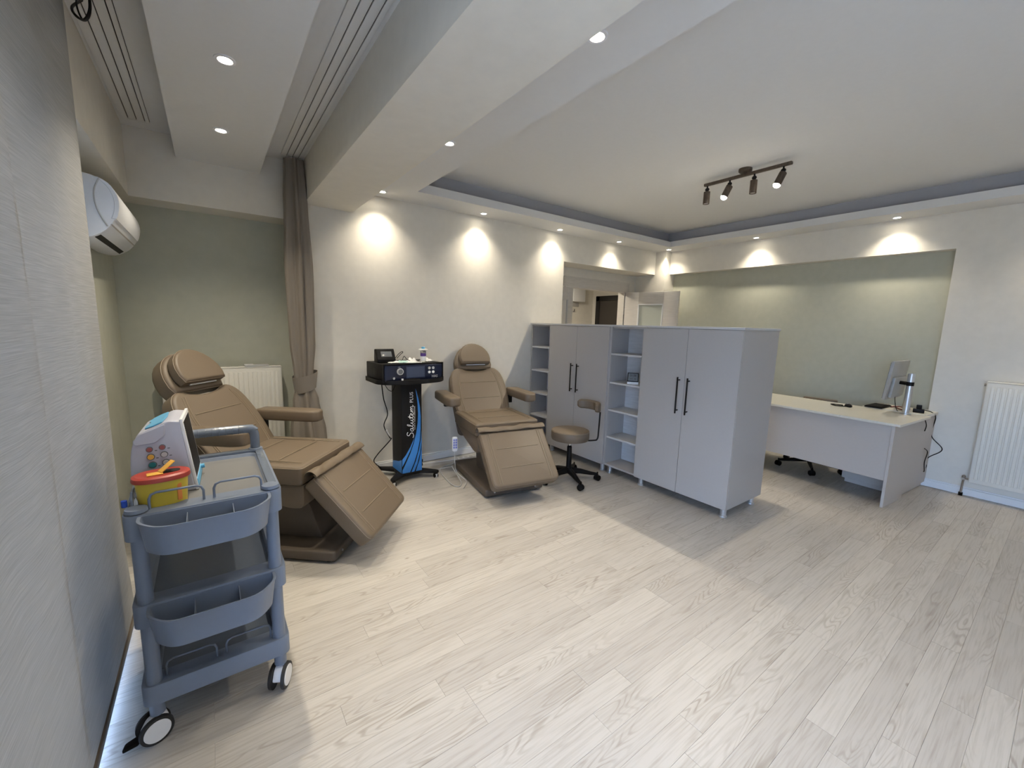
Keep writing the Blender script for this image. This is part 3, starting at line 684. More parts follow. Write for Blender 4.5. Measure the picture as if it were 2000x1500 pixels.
msd = frame((-W2 - .0003, D2, 0), (0, -1, 0), (0, 0, 1))
def sd(cy): return .055 + (1398 - cy) * (.89 / 938)
G().prism([(.236, sd(1236)), (.16, sd(1268)), (.02, sd(1300)), (.004, sd(1325)), (.004, .060), (.15, .060), (.236, .075)], 0, .0006, m=msd).add('blue_swoosh', M['blue'], ms)
# script lettering as pen strokes: text direction = +z, letter tops = -x
strokes = [
    [(.70, 1.72), (.62, 1.95), (.35, 2.02), (.12, 1.75), (.15, 1.35), (.42, 1.02), (.55, .62), (.42, .22), (.08, .02), (-.22, .10), (-.30, .28)],
    [(1.32, .88), (1.12, .95), (.88, .66), (.84, .25), (1.00, .05), (1.22, .25), (1.34, .85), (1.30, .22), (1.42, .05), (1.62, .35)],
    [(1.62, .35), (1.95, 1.15), (2.08, 1.82), (1.96, 1.92), (1.80, 1.30), (1.76, .40), (1.90, .04), (2.12, .30)],
    [(2.12, .30), (2.34, .88), (2.30, .30), (2.44, .05), (2.66, .40), (2.80, .88), (2.76, .28), (2.90, .05), (3.10, .35)],
    [(3.10, .35), (3.36, 1.35), (3.44, 1.62), (3.26, .70), (3.28, .18), (3.42, .05), (3.62, .32)], [(3.02, 1.06), (3.40, 1.12), (3.78, 1.22)],
    [(3.62, .32), (3.92, .62), (3.98, .88), (3.82, .95), (3.66, .60), (3.72, .15), (3.96, .04), (4.22, .36)],
    [(4.22, .36), (4.40, .90), (4.36, .05), (4.42, .45), (4.66, .90), (4.76, .78), (4.68, .05), (4.76, .45), (5.0, .90), (5.14, .74), (5.08, .20), (5.22, .05), (5.42, .30)]]
sc_ = .0548; z0_, xb_ = .430, .016
g = G()
for s_ in strokes:
    pts = cat([(xb_ - v_ * .032, -D2 - .0012, z0_ + u_ * sc_) for u_, v_ in s_], 6)
    g.tube(pts, .0028, 6, rr=[.0022 + .0010 * abs(math.sin(i * .35)) for i in range(len(pts))], flat=1)
g.add('script_lettering', M['whiteprint'], ms, label='white script lettering Salutem')
text('plus_lettering', 'PLUS', .047, frame((-.001, -D2 - .0004, .800), (0, 0, 1), (-1, 0, 0)), M['whiteprint'], ms, space=1.02)
text('small_lettering', 'CLASS IV. DIODE LASERATOR', .0155, frame((.029, -D2 - .0004, .60), (0, 0, 1), (-1, 0, 0)), M['whiteprint'], ms, space=1.12)
# cables under the tray
g = G().tube([(1.225, 3.70, .945), (1.235, 3.68, .80), (1.262, 3.66, .66), (1.23, 3.67, .55), (1.285, 3.68, .43), (1.30, 3.70, .40), (1.20, 3.78, .25), (1.18, 3.82, .17), (1.275, 3.9, .06), (1.25, 3.95, .0065)], .0048, smooth=8)
g.tube([(1.235, 3.66, .945), (1.26, 3.63, .89), (1.30, 3.63, .875), (1.345, 3.65, .945)], .003, smooth=8)
attach(g.add('power_cord', M['black']), ms)
attach(G().cyl((1.252, 3.668, .505), (1.284, 3.683, .44), .008).add('plug', M['silver']), ms)
# the device
dv = thing('laser_device', 'black and navy desktop laser device on the pedestal tray', 'medical device', (1.468, 3.755, .9585), R(4))
bx_, by_, bh = .295, .19, .165
G().box(-bx_, bx_, -by_, by_, .008, bh, .006, 2).add('housing', M['blackm'], dv)
G().box(-bx_ + .012, bx_ - .012, -by_ - .012, -by_ + .01, .014, bh - .010, .004, 2).add('front_panel', M['navy'], dv)
G().box(-bx_ - .002, -bx_ + .008, -by_ - .014, -by_ + .012, .004, bh + .003, .002).box(bx_ - .008, bx_ + .002, -by_ - .014, -by_ + .012, .004, bh + .003, .002).box(-bx_, bx_, -by_ - .014, -by_ + .008, bh - .008, bh + .003, .002).add('bezel', M['black'], dv)
yf = -by_ - .012
s_ = G().box(-.084, .104, yf - .003, yf, .030, .142, .003).add('display_frame', M['screen'], dv); G().box(-.076, .096, yf - .0045, yf - .002, .040, .134).add('display', mat('display_glass', (.05, .065, .11), .1), s_)
k_ = G().cyl((-.142, yf, .098), (-.142, yf - .012, .098), .031, .029, n=36).add('knob', M['silver'], dv); G().cyl((-.142, yf - .011, .098), (-.142, yf - .0145, .098), .022, n=36).add('knob_cap', M['lcd'], k_)
G().cyl((-.205, yf, .042), (-.205, yf - .014, .042), .011, n=20).add('connector', M['steel'], dv)
for x in (.148, .188):
    for z, m_ in ((.118, 'silver'), (.080, 'whiteprint')): G().cyl((x, yf, z), (x, yf - .006, z), .0125, n=22).cyl((x, yf - .006, z), (x, yf - .008, z), .008, n=18).add('button', M[m_], dv)
text('badge_lettering', 'HAS', .034, frame((.205, yf - .0006, .038), (1, 0, 0), (0, 0, 1)), M['silver'], dv)
text('small_lettering', 'LASER', .008, frame((-.15, yf - .0006, .138), (1, 0, 0), (0, 0, 1)), M['silver'], dv)
G().box(-bx_ - .0015, -bx_ + .002, -.08, .02, .055, .115, .001).add('side_handle', M['dark'], dv)
hs = thing('handpiece', 'black handpiece with white end lying on the tray front', 'handpiece', (1.42, 3.535, .976), R(4))
G().cyl((-.05, 0, 0), (.06, 0, 0), .014, .014).cyl((.06, 0, 0), (.11, 0, 0), .012, .008).add('grip', M['black'], hs)
G().box(-.072, -.055, -.006, .006, -.017, .018, .002).add('white_tip', M['white'], hs)
ZD = .9585 + bh + .0005
md = thing('monitor_box', 'small black wedge-shaped monitor with grey display on top of the laser device', 'monitor', (1.275, 3.745, ZD + .001), R(-3))
G().prism(roundpoly([(-.06, 0), (.065, 0), (.065, .03), (.005, .122), (-.052, .118), (-.062, .04)], .008), -.082, .082, .006, 2, m=frame((0, 0, 0), (0, -1, 0), (0, 0, 1))).add('housing', M['black'], md)
fm = frame((0, -.038, .074), (1, 0, 0), (0, .060, .092))
G().box(-.045, .052, -.026, .030, -.001, .002, .001, m=fm).add('display', M['lcd'], md)
text('badge_lettering', 'nemo', .012, frame((.048, -.0095, .1135), (1, 0, 0), (0, .06, .092)), M['whiteprint'], md)
g = G().tube([(.085, 0, .02), (.12, -.01, .07), (.155, -.01, .095), (.165, -.01, .088), (.14, -.015, .070), (.105, -.02, .035)], .0028, smooth=6)
g.tube([(.15, -.03, .005), (.165, -.04, .055), (.185, -.05, .03), (.22, -.05, .012)], .0028, smooth=6); g.add('sensor_cable', M['black'], md)
def crumple(name, label, c, loc, sx, sy, h, m_, rz=0, seed=1, th=.0015):
    h *= .62
    rnd = random.Random(seed); grid = []; ph = [rnd.uniform(0, 6) for _ in range(6)]
    for i in range(15):
        row = []
        for j in range(15):
            u, v_ = i / 14 - .5, j / 14 - .5; e_ = max(0, 1 - (2 * abs(u)) ** 4) * max(0, 1 - (2 * abs(v_)) ** 4)
            z = .002 + h * e_ * (.45 + .3 * math.sin(9 * u + ph[0] + 3 * v_) + .25 * math.sin(13 * v_ + ph[1] - 5 * u)) + h * .12 * rnd.random()
            row.append((u * sx * (1 - .2 * abs(v_)), v_ * sy * (1 - .25 * abs(u)), max(.0018, z)))
        grid.append(row)
    o = G().sheet(grid, th).add(name, m_, None, ang=25); o.location = loc; o.rotation_euler = (0, 0, rz); return tag(o, label, c)
crumple('paper_sheet', 'crumpled white paper in front of the small black monitor', 'paper', (1.345, 3.675, ZD), .14, .07, .022, M['paper'], .2, 3)
crumple('packet', 'mint green printed packet beside the small black monitor', 'packet', (1.415, 3.665, ZD), .115, .075, .034, M['mint'], .1, 5)
crumple('tissue', 'crumpled white tissue beside the clear tube on the laser device', 'tissue', (1.512, 3.705, ZD), .11, .09, .06, M['paper'], .5, 8)
crumple('paper_sheet', 'flat white paper lying left of the clear tube', 'paper', (1.505, 3.635, ZD), .16, .06, .012, M['paper'], -.1, 9)
crumple('paper_sheet', 'white paper behind the clear tube at the right end', 'paper', (1.685, 3.75, ZD), .13, .10, .05, M['paper'], .3, 11)
tb = thing('gel_bottle', 'clear tube with purple and white label and blue cap on the laser device', 'bottle', (1.615, 3.665, ZD))
G().lathe([(.024, 0), (.026, .004), (.026, .10), (.022, .106), (0, .106)], 24).add('body', M['clear'], tb)
G().lathe([(.0265, .055), (.0268, .055), (.0268, .083), (.0265, .083)], 24).add('purple_label', M['purple'], tb); G().lathe([(.0265, .012), (.0268, .012), (.0268, .055), (.0265, .055)], 24).add('white_label', M['paper'], tb)
G().lathe([(.0, .106), (.038, .112), (.045, .120), (.03, .124), (0, .124)], 24).add('collar', M['paper'], tb)
G().lathe([(.016, .122), (.017, .14), (.014, .143), (0, .143)], 24).add('cap', M['cyan'], tb)

# ================================================================== ROLLING STOOL
def caster(parent, x, y, a, r=.028, w=.012, m1='black', m2='black'):
    mm_ = Matrix.Translation((x, y, 0)) @ Matrix.Rotation(a, 4, 'Z')
    c_ = G().prism(roundpoly([(-.030, .012), (.012, .012), (.030, .038), (.008, .062), (-.018, .060), (-.032, .04)], .01), -.004, .004, .001, 1, m=mm_ @ frame((0, 0, 0), (1, 0, 0), (0, 0, 1))).cyl((x, y, .05), (x, y, .085), .007).add('caster', M[m2], parent)
    G().cyl((0, -.022, r), (0, -.006, r), r, n=24, m=mm_).cyl((0, .006, r), (0, .022, r), r, n=24, m=mm_).add('wheel', M[m1], c_)
st = thing('rolling_stool', 'round tan rolling stool with curved backrest and black five-star base', 'stool', (2.77, 2.83, 0), 0)
G().lathe([(0, .405), (.155, .405), (.178, .412), (.184, .43), (.184, .485), (.176, .500), (.150, .507), (0, .511)], 48).add('seat', M['leather'], st)
G().tube([(.181 * math.cos(R(a)), .181 * math.sin(R(a)), .494) for a in range(0, 360, 8)], .0025, 6, closed=True).add('seam', M['stitch'], st)
G().cyl((0, 0, .10), (0, 0, .33), .026, .023).cyl((0, 0, .33), (0, 0, .345), .024, .016).add('gas_lift_cover', M['black'], st)
G().cyl((0, 0, .34), (0, 0, .40), .012).add('gas_lift', M['steel'], st)
G().box(-.07, .07, -.06, .06, .390, .406, .004).add('seat_plate', M['black'], st)
G().cyl((0, 0, .07), (0, 0, .13), .038, .030).add('hub', M['black'], st)
angs = [math.atan2(2.558 - 2.83, 2.672 - 2.77) + k * 2 * math.pi / 5 for k in range(5)]
for a in angs:
    ca, sa = math.cos(a), math.sin(a); g = G(); P_ = []
    g.tube([(.02 * ca, .02 * sa, .095), (.12 * ca, .12 * sa, .088), (.22 * ca, .22 * sa, .070), (.285 * ca, .285 * sa, .064)], .02, 10, rr=[.032, .027, .019, .014], flat=.8)
    g.add('leg', M['black'], st); caster(st, .285 * ca, .285 * sa, a + .6)
bpts = [(.115, -.12), (.19, -.12), (.238, -.02), (.232, .09)]
tb_ = [Vector((2.95 - 2.77 + dx, dy, z)) for dx, dy, z in ()]
rod = [(.06, -.05, .398), (.19, -.125, .397), (.225, -.148, .415), (.232, -.152, .50), (.236, -.155, .68)]
G().tube(rod, .0075, 10, smooth=6).add('back_rod', M['black'], st)
arc_ = [(.235 + .0 - .125 + .155 * math.cos(R(a)), -.03 + .155 * math.sin(R(a)), .727) for a in range(-72, 62, 6)]
g = G(); t = bmesh.new(); rings = []
for i, p in enumerate(arc_):
    a = R(-72 + 6 * i); u_ = Vector((math.cos(a), math.sin(a), 0)); q_ = min(1, .55 + .45 * math.sqrt(min(i, len(arc_) - 1 - i) / 2)) if min(i, len(arc_) - 1 - i) < 2 else 1
    ring = [t.verts.new(Vector(p) + u_ * x * q_ + Vector((0, 0, z * q_))) for x, z in roundpoly([(-.026, -.045), (.026, -.045), (.026, .045), (-.026, .045)], .02, 4)]
    rings.append(ring)
for A, B in zip(rings, rings[1:]):
    for k in range(len(A)): t.faces.new((A[k], A[(k + 1) % len(A)], B[(k + 1) % len(A)], B[k]))
t.faces.new(rings[0][::-1]); t.faces.new(rings[-1]); bmesh.ops.recalc_face_normals(t, faces=list(t.faces)); g._merge(t); g.add('backrest', M['leather'], st)

# ================================================================== CABINET RUN
CX0, CX1, CZ0, CZ1 = 3.22, 3.80, .085, 1.502
TH = .018
def legs(t, xs, ys):
    for x in xs:
        for y in ys:
            G().lathe([(.030, 0), (.032, .006), (.030, .014), (.024, .018), (.024, .078), (.030, .082), (.030, .086), (0, .086)], 24, m=Matrix.Translation((x, y, 0))).add('leg', M['alu'], t)
def carcass(t, y0, y1, shelves=()):
    xb2 = 3.48 if shelves else CX1 - .012
    g = G().box(CX0, CX1, y0 + .0005, y0 + TH, CZ0, CZ1, .001, 1).box(CX0, CX1, y1 - TH, y1 - .0005, CZ0, CZ1, .001, 1).box(CX0, CX1, y0 + TH, y1 - TH, CZ0, CZ0 + TH, .001, 1).box(CX0 + .01, CX1, y0 + TH, y1 - TH, CZ1 - TH, CZ1, .001, 1)
    g.add('carcass', M['cab'], t)
    G().box(xb2, xb2 + .008, y0 + TH, y1 - TH, CZ0 + TH, CZ1 - TH).add('back_panel', M['cabin'], t)
    for z in shelves: G().box(CX0 + .004, xb2, y0 + TH, y1 - TH, z - .009, z + .009, .001, 1).add('shelf', M['cabedge'], t)
def handle(parent, y, z0, z1):
    g = G().cyl((CX0 - .052, y, z0), (CX0 - .052, y, z1), .0065, n=14).cyl((CX0 - .018, y, z0 + .025), (CX0 - .052, y, z0 + .025), .0055, n=12).cyl((CX0 - .018, y, z1 - .025), (CX0 - .052, y, z1 - .025), .0055, n=12)
    g.add('handle', M['black'], parent)
def doors(t, y0, y1, hz0, hz1):
    ym = (y0 + y1) / 2
    for a, b, hy2 in ((y0, ym, ym - .045), (ym, y1, ym + .045)):
        d = G().box(CX0 - .019, CX0 - .001, a + .0015, b - .0015, CZ0 + .001, CZ1 - .003, .0012, 1).add('door', M['cab'], t); handle(d, hy2, hz0, hz1)
SH = (1.232, .945, .665, .385)
ya, yb_, yc, yd, ye = 1.500, 2.385, 2.785, 3.685, 4.045
t = thing('double_door_cabinet', 'tall grey two-door cabinet, the near end of the run', 'cabinet'); carcass(t, ya, yb_); doors(t, ya, yb_, .785, 1.095); legs(t, (3.27, 3.74), (ya + .05, yb_ - .04))
t = thing('open_shelf_cabinet', 'open grey shelf unit between the two cabinets, holding a small clock', 'shelf'); carcass(t, yb_, yc, SH); legs(t, (3.27, 3.74), (yc - .05,))
t = thing('double_door_cabinet', 'tall grey two-door cabinet behind the rolling stool', 'cabinet'); carcass(t, yc, yd); doors(t, yc, yd, .785, 1.095); legs(t, (3.27, 3.74), (yc + .05, yd - .04))
t = thing('open_shelf_cabinet', 'open grey shelf unit against the back wall', 'shelf'); carcass(t, yd, ye, SH); legs(t, (3.27, 3.74), (ye - .05,))
tag(G().box(CX0 - .022, CX1 + .006, ya - .006, ye + .004, CZ1, CZ1 + .018, .001, 1).add('cabinet_top', M['cabedge']), 'long thin laminate top board over the grey cabinet run', 'worktop')
# thermometer clock on shelf
t = thing('digital_thermometer', 'small black framed digital thermometer on the open shelf', 'thermometer', (3.30, 2.545, .955), R(-53))
G().prism(roundpoly([(-.035, 0), (.04, 0), (.03, .028), (-.02, .03)], .004), -.052, .052, .002, 1, m=frame((0, 0, 0), (0, -1, 0), (0, 0, 1))).add('foot', M['white'], t)
fm = frame((0, -.022, .064), (1, 0, 0), (0, .03, .09))
G().box(-.052, .052, -.042, .048, -.009, .006, .004, 2, m=fm).add('case', M['black'], t)
G().box(-.044, .044, -.034, .040, .0055, .0072, m=fm).add('display', M['lcd'], t)
text('display_digits', '21:38', .026, fm @ Matrix.Translation((0, .018, .0078)), M['dark'], t, .0002); text('display_digits', '24.1  46', .018, fm @ Matrix.Translation((0, -.014, .0078)), M['dark'], t, .0002)

# ================================================================== DESK AREA
DR = R(-4.4)
t = thing('office_desk', 'cream topped office desk with pale grey modesty panel', 'desk', (4.635, .828, 0), DR)
G().box(-.005, .79 - .02, 0, 1.72, .728, .75, .002, 1).add('desk_top', M['desk'], t)
for y in (.035, 1.66): G().box(.012, .455 if y < 1 else .6, y, y + .022, 0, .728, .001, 1).add('side_panel', M['deskp'], t)
G().box(.030, .048, .057, 1.66, .235, .728, .001, 1).add('modesty_panel', M['deskp'], t)
t = thing('drawer_unit', 'cream topped drawer pedestal joined to the right end of the desk', 'drawer unit', (5.10, .835, 0), DR)
G().box(.02, .665, .0, .47, .04, .727, .002, 1).box(.04, .64, .02, .45, 0, .04).add('body', M['deskp'], t)
G().box(.30, .70, -.01, .48, .727, .757, .002, 1).add('top', M['desk'], t)
for k in range(3):
    d = G().box(.0, .018, .005, .465, .05 + k * .226, .05 + k * .226 + .22, .002, 1).add('drawer', M['deskp'], t); G().cyl((-.012, .17, .2 + k * .226), (-.012, .30, .2 + k * .226), .005, n=10).cyl((-.012, .18, .2 + k * .226), (.002, .18, .2 + k * .226), .004, n=8).cyl((-.012, .29, .2 + k * .226), (.002, .29, .2 + k * .226), .004, n=8).add('handle', M['alu'], d)
# monitor on pole
mon = t = thing('desktop_monitor', 'silver desktop monitor seen from behind on a post arm', 'monitor', (5.33, .935, .75), 0)
G().cyl((0, 0, 0), (0, 0, .385), .026, n=28).cyl((0, 0, .385), (0, 0, .389), .023, n=28).add('post', M['alu'], t)
G().cyl((-.03, .0, 0), (.03, 0, 0), .0).add('clamp', M['alu'], t) if False else G().lathe([(.042, 0), (.042, .008), (.028, .012), (0, .012)], 24).add('post_base', M['alu'], t)
hdg = R(23)
mm_ = Matrix.Translation((.065, .115, .315)) @ Matrix.Rotation(R(88), 4, 'Z') @ Matrix.Rotation(R(-5), 4, 'Y')
def mbx(a, b_, c, d, e_, f_, bev): return G().box(a, b_, c, d, e_, f_, bev, 2, m=mm_)
mbx(-.012, .012, -.245, .245, -.185, .185, .004).add('screen_housing', M['mon'], t)
s_ = mbx(.0115, .0135, -.243, .243, -.173, .173, .0005).add('screen', M['screen'], t)
mbx(-.038, -.010, -.185, .185, -.165, .035, .010).add('rear_cover', M['mon'], t)
a_ = mm_ @ Vector((-.036, .03, -.02))
G().tube([a_, a_ * .5 + Vector((0, 0, .145)), (0, 0, .29)], .017, 10).cyl((0, 0, .272), (0, 0, .308), .028, n=24).add('arm', M['black'], t)
b_ = mm_ @ Vector((-.03, .03, -.12))
G().tube([b_, b_ + Vector((.0, 0, -.07)), b_ + Vector((.04, -.02, -.18)), b_ + Vector((.12, -.05, -b_.z + .006 - 0))], .003, smooth=5).add('monitor_cable', M['black'], t)
def on(x, y): return x, y
t = thing('keyboard', 'black keyboard on the desk corner by the monitor', 'keyboard', (5.55, 1.185, .7575), R(86))
G().box(-.07, .07, -.12, .15, 0, .014, .003).add('case', M['black'], t)
g = G()
for i in range(5):
    for j in range(12): g.box(-.062 + i * .0255, -.040 + i * .0255, -.115 + j * .0215, -.097 + j * .0215, .014, .018)
g.add('keys', M['blackm'], t)
mouse = t = thing('computer_mouse', 'black computer mouse near the far desk edge', 'mouse', (5.27, 1.36, .7505), R(30))
G().ball((0, 0, .010), .032, (1.6, .95, .62), 20).add('body', M['black'], t); G().cyl((.02, -.004, .028), (.02, .004, .028), .007, n=14).add('scroll_wheel', M['silver'], t)
g = G().tube([(5.29, 1.41, .756), (5.25, 1.50, .758), (5.18, 1.44, .758), (5.23, 1.36, .757)], .005, smooth=6); attach(g.add('mouse_cord', M['black']), mouse)
g = G().tube([(5.63, 1.07, .764), (5.56, 1.04, .766), (5.50, .99, .764), (5.56, .95, .77), (5.64, .99, .764), (5.66, 1.05, .77), (5.60, 1.10, .764)], .006, smooth=6)
tag(g.add('coiled_cable', mat('dark_red_rubber', (.14, .03, .025), .5)), 'dark red cable coiled on the desk by the monitor post', 'cable')
t = thing('power_adapter', 'black power adapter box on the desk behind the post', 'adapter', (5.50, .875, .7575), R(10))
G().box(-.03, .03, -.04, .04, 0, .035, .004).add('housing', M['black'], t); G().box(-.02, .02, -.02, .02, .035, .075, .006).add('plug', M['black'], t)
g = G().tube([(5.50, .86, .79), (5.60, .80, .765), (5.705, .78, .70), (5.715, .79, .52), (5.72, .70, .40), (5.72, .78, .30), (5.72, .83, .20), (5.715, .86, .13), (5.70, .81, .14), (5.71, .79, .22), (5.66, .86, .26)], .0042, smooth=8)
g.tube([(5.36, .80, .72), (5.40, .79, .66), (5.43, .80, .60)], .004, smooth=5).tube([(5.50, .79, .42), (5.60, .78, .37), (5.50, .775, .29), (5.60, .78, .18), (5.68, .80, .155)], .0038, smooth=8)
attach(g.add('power_cord', M['black']), mon)
# office chair behind the desk
t = thing('office_chair', 'low brown office chair behind the desk, only casters and back top seen', 'chair', (5.32, 1.66, 0), R(8))
G().prism(roundpoly([(-.23, -.22), (.23, -.22), (.23, .22), (-.23, .22)], .08), .42, .49, .02, 3).add('seat', M['brown'], t)
G().box(.16, .20, -.16, .16, .60, .80, .015, 3, m=Matrix.Translation((.04, 0, -.035))).add('backrest', M['leather'], t)
G().tube([(.1, 0, .43), (.24, 0, .45), (.24, 0, .6)], .012, smooth=5).add('back_rod', M['black'], t)
G().cyl((0, 0, .07), (0, 0, .43), .025).add('gas_lift', M['black'], t)
for k in range(5):
    a = R(198 + 72 * k); ca, sa = math.cos(a), math.sin(a)
    G().tube([(.02 * ca, .02 * sa, .095), (.15 * ca, .15 * sa, .08), (.30 * ca, .30 * sa, .066)], .02, 10, rr=[.03, .022, .014], flat=.8).add('leg', M['black'], t); caster(t, .30 * ca, .30 * sa, a + .5)

# ================================================================== TROLLEY
ct = thing('medical_trolley', 'blue grey plastic three-tier medical trolley on casters', 'trolley', (-.045, 1.77, 0), R(.6))
PX, PYF, PYB = .193, 0.0, .56      # post positions (local)
posts = [(-PX, PYF), (PX, PYF), (PX, PYB), (-PX, PYB)]
for x, y in posts: G().cyl((x, y, .10), (x, y, .86), .0225, n=28).cyl((x, y, .855), (x, y, .866), .031, .029, n=28).add('post', M['cart'], ct)
def rimshelf(z0, z1, zf, name, inner=M['cartd']):
    """frame with rim between z0..z1 and a sunken deck at zf"""
    o_ = roundpoly([(-PX - .036, PYF - .030), (PX + .036, PYF - .030), (PX + .036, PYB + .030), (-PX - .036, PYB + .030)], .035)
    i_ = roundpoly([(-PX + .004, PYF + .045), (PX - .004, PYF + .045), (PX - .004, PYB - .035), (-PX + .004, PYB - .035)], .03)
    i2 = [(x * .97, (y - .28) * .97 + .28) for x, y in i_]
    t_ = bmesh.new(); n_ = len(o_)
    V_ = [[t_.verts.new((p[0], p[1], z)) for p in L_] for L_, z in ((o_, z0), (o_, z1 - .004), ([(x * .99, (y - .28) * .994 + .28) for x, y in o_], z1), (i_, z1), (i2, zf))]
    for k in range(4):
        for i in range(n_): t_.faces.new((V_[k][i], V_[k][(i + 1) % n_], V_[k + 1][(i + 1) % n_], V_[k + 1][i]))
    V0 = [t_.verts.new((p[0] * .98, (p[1] - .28) * .98 + .28, z0)) for p in o_]; VU = [t_.verts.new((p[0], p[1], zf - .004)) for p in i2]
    for i in range(n_):
        t_.faces.new((V_[0][i], V0[i], V0[(i + 1) % n_], V_[0][(i + 1) % n_])); t_.faces.new((V0[i], VU[i], VU[(i + 1) % n_], V0[(i + 1) % n_]))
    bmesh.ops.recalc_face_normals(t_, faces=list(t_.faces)); g = G(); g._merge(t_); fr = g.add(name, M['cart'], ct)
    G().prism(i2, zf - .003, zf + .0005).add('shelf_deck', inner, fr, flat=True)
    return fr
top = rimshelf(.762, .850, .838, 'top_shelf'); midf = rimshelf(.448, .528, .498, 'middle_shelf', M['film']); low = rimshelf(.150, .222, .178, 'bottom_shelf', M['film'])
G().box(-PX - .02, PX + .02, PYB - .02, PYB + .018, .845, .862, .003).box(PX - .005, PX + .025, .04, PYB, .846, .862, .004).box(-PX - .025, -PX + .005, .04, PYB, .846, .862, .004).add('rim_rail', M['film'], top)
def bin_(zt, h, name='bin'):
    o_ = roundpoly([(-.185, -.032), (-.185, -.085), (-.13, -.158), (.13, -.158), (.185, -.085), (.185, -.032)], [.005, .05, .07, .07, .05, .005], 6)
    sh_ = lambda L_, s_, dy=0: [(x * s_, (y + .095) * s_ - .095 + dy) for x, y in L_]
    t_ = bmesh.new(); n_ = len(o_); Ls = ((sh_(o_, .93), zt - h), (o_, zt - .006), (sh_(o_, 1.018), zt - .004), (sh_(o_, 1.018), zt), (sh_(o_, .968), zt), (sh_(o_, .90), zt - h + .004))
    V_ = [[t_.verts.new((p[0], p[1], z)) for p in L_] for L_, z in Ls]
    for k in range(5):
        for i in range(n_): t_.faces.new((V_[k][i], V_[k][(i + 1) % n_], V_[k + 1][(i + 1) % n_], V_[k + 1][i]))
    t_.faces.new(V_[0][::-1]); t_.faces.new(V_[-1]); bmesh.ops.recalc_face_normals(t_, faces=list(t_.faces)); g = G(); g._merge(t_); bn = g.add(name, M['cart'], ct)
    for x in (-.06, .07): G().box(x - .001, x + .001, -.152, -.035, zt - h + .004, zt - .014).add('divider', M['cart'], bn)
bin_(.846, .100); bin_(.522, .100)
def loop(x0, x1, y, z0, z1, parent, m_=M['cart']):
    pts = [(x0, y, z0), (x0, y, z1 - .02), (x0 + .006, y, z1 - .006), (x0 + .02, y, z1), (x1 - .02, y, z1), (x1 - .006, y, z1 - .006), (x1, y, z1 - .02), (x1, y, z0)]
    G().tube(pts, .0042, 8).add('guard_loop', m_, parent)
loop(-.16, -.012, .012, .85, .905, top); loop(.018, .165, .012, .85, .905, top); loop(-.16, -.012, .012, .222, .278, low, M['film']); loop(.018, .165, .012, .222, .278, low, M['film'])
for x in (-PX - .012,):
    pts = [(x, .03, .85), (x, .03, .885), (x, .045, .905), (x, .23, .905), (x, .245, .885), (x, .245, .85)]; G().tube(pts, .0042, 8).add('guard_loop', M['cart'], top)
    pts = [(x, .29, .85), (x, .29, .885), (x, .305, .905), (x, .49, .905), (x, .505, .885), (x, .505, .85)]; G().tube(pts, .0042, 8).add('guard_loop', M['film'], top)
G().tube([(PX, PYB + .01, .86), (PX, PYB + .01, .925), (PX - .008, PYB + .01, .95), (PX - .035, PYB + .01, .962), (-PX + .035, PYB + .01, .962), (-PX + .008, PYB + .01, .95), (-PX, PYB + .01, .925), (-PX, PYB + .01, .86)], .0205, 16, smooth=4).add('handle', M['film'], ct)
g = G()
for k in range(11): g.tube([(-.13 + .026 * k + .0168 * math.cos(R(a)) * 0, PYB + .01 + .0212 * math.cos(R(a)), .962 + .0212 * math.sin(R(a))) for a in range(0, 360, 24)], .0012, 5, closed=True)
g.add('wrap_fold', M['film'], ct)
def big_caster(x, y, a, brake=False):
    mm2 = Matrix.Translation((x, y, 0)) @ Matrix.Rotation(a, 4, 'Z')
    c_ = G().cyl((x, y, .075), (x, y, .102), .015, n=20).prism(roundpoly([(-.052, .050), (-.030, .088), (.022, .100), (.03, .06), (.012, .040), (-.02, .035), (-.036, .04)], .014), -.017, .017, .006, 2, m=mm2 @ frame((0, 0, 0), (1, 0, 0), (0, 0, 1))).add('caster', M['white'], ct)
    for s_ in (-1, 1):
        w_ = G().cyl((-.012, s_ * .018, .050), (-.012, s_ * .030, .050), .050, .048, n=36, m=mm2).add('wheel', M['tyre'], c_)
        G().cyl((-.012, s_ * .0295, .050), (-.012, s_ * .0315, .050), .039, n=36, m=mm2).add('wheel_disc', M['white'], w_) if False else G().cyl((-.012, s_ * .0295, .050), (-.012, s_ * .0322, .050), .039, .038, n=36, m=mm2).add('wheel_disc', M['white'], c_)
    if brake: G().prism(roundpoly([(-.105, -.012), (-.06, -.018), (-.05, .018), (-.09, .014)], .008), .028, .040, .003, 2, m=mm2).add('brake_pedal', M['black'], c_)
big_caster(-PX, PYF, R(18), True); big_caster(PX, PYF, R(62)); big_caster(PX, PYB, R(40)); big_caster(-PX, PYB, R(-20))

# things on the trolley
ZT = .8392
em = thing('ecg_monitor', 'white patient monitor with colored sockets standing on the trolley top', 'monitor', (-.105, 1.93, ZT + .0005), R(-2))
pr = roundpoly([(-.150, 0), (.022, 0), (.005, .14), (-.010, .272), (-.045, .277), (-.132, .236), (-.150, .195), (-.158, .14), (-.160, .07)], [.01, .008, .01, .006, .01, .010, .03, .05, .05], 4)
G().prism(pr, -.23, 0, .006, 3, m=frame((0, 0, 0), (1, 0, 0), (0, 0, 1))).add('housing', M['ecg'], em)
fs = frame((.0085, 0, .135), (0, 1, 0), (-.032, 0, .272))
G().box(.0, .23, -.135, .145, -.004, .006, .002, m=fs).add('screen_frame', M['white'], em); G().box(.014, .216, -.09, .130, .005, .0068, m=fs).add('screen', M['black'], em); G().box(.012, .218, -.128, -.098, .005, .008, .001, m=fs).add('key_strip', M['cyan'], em)
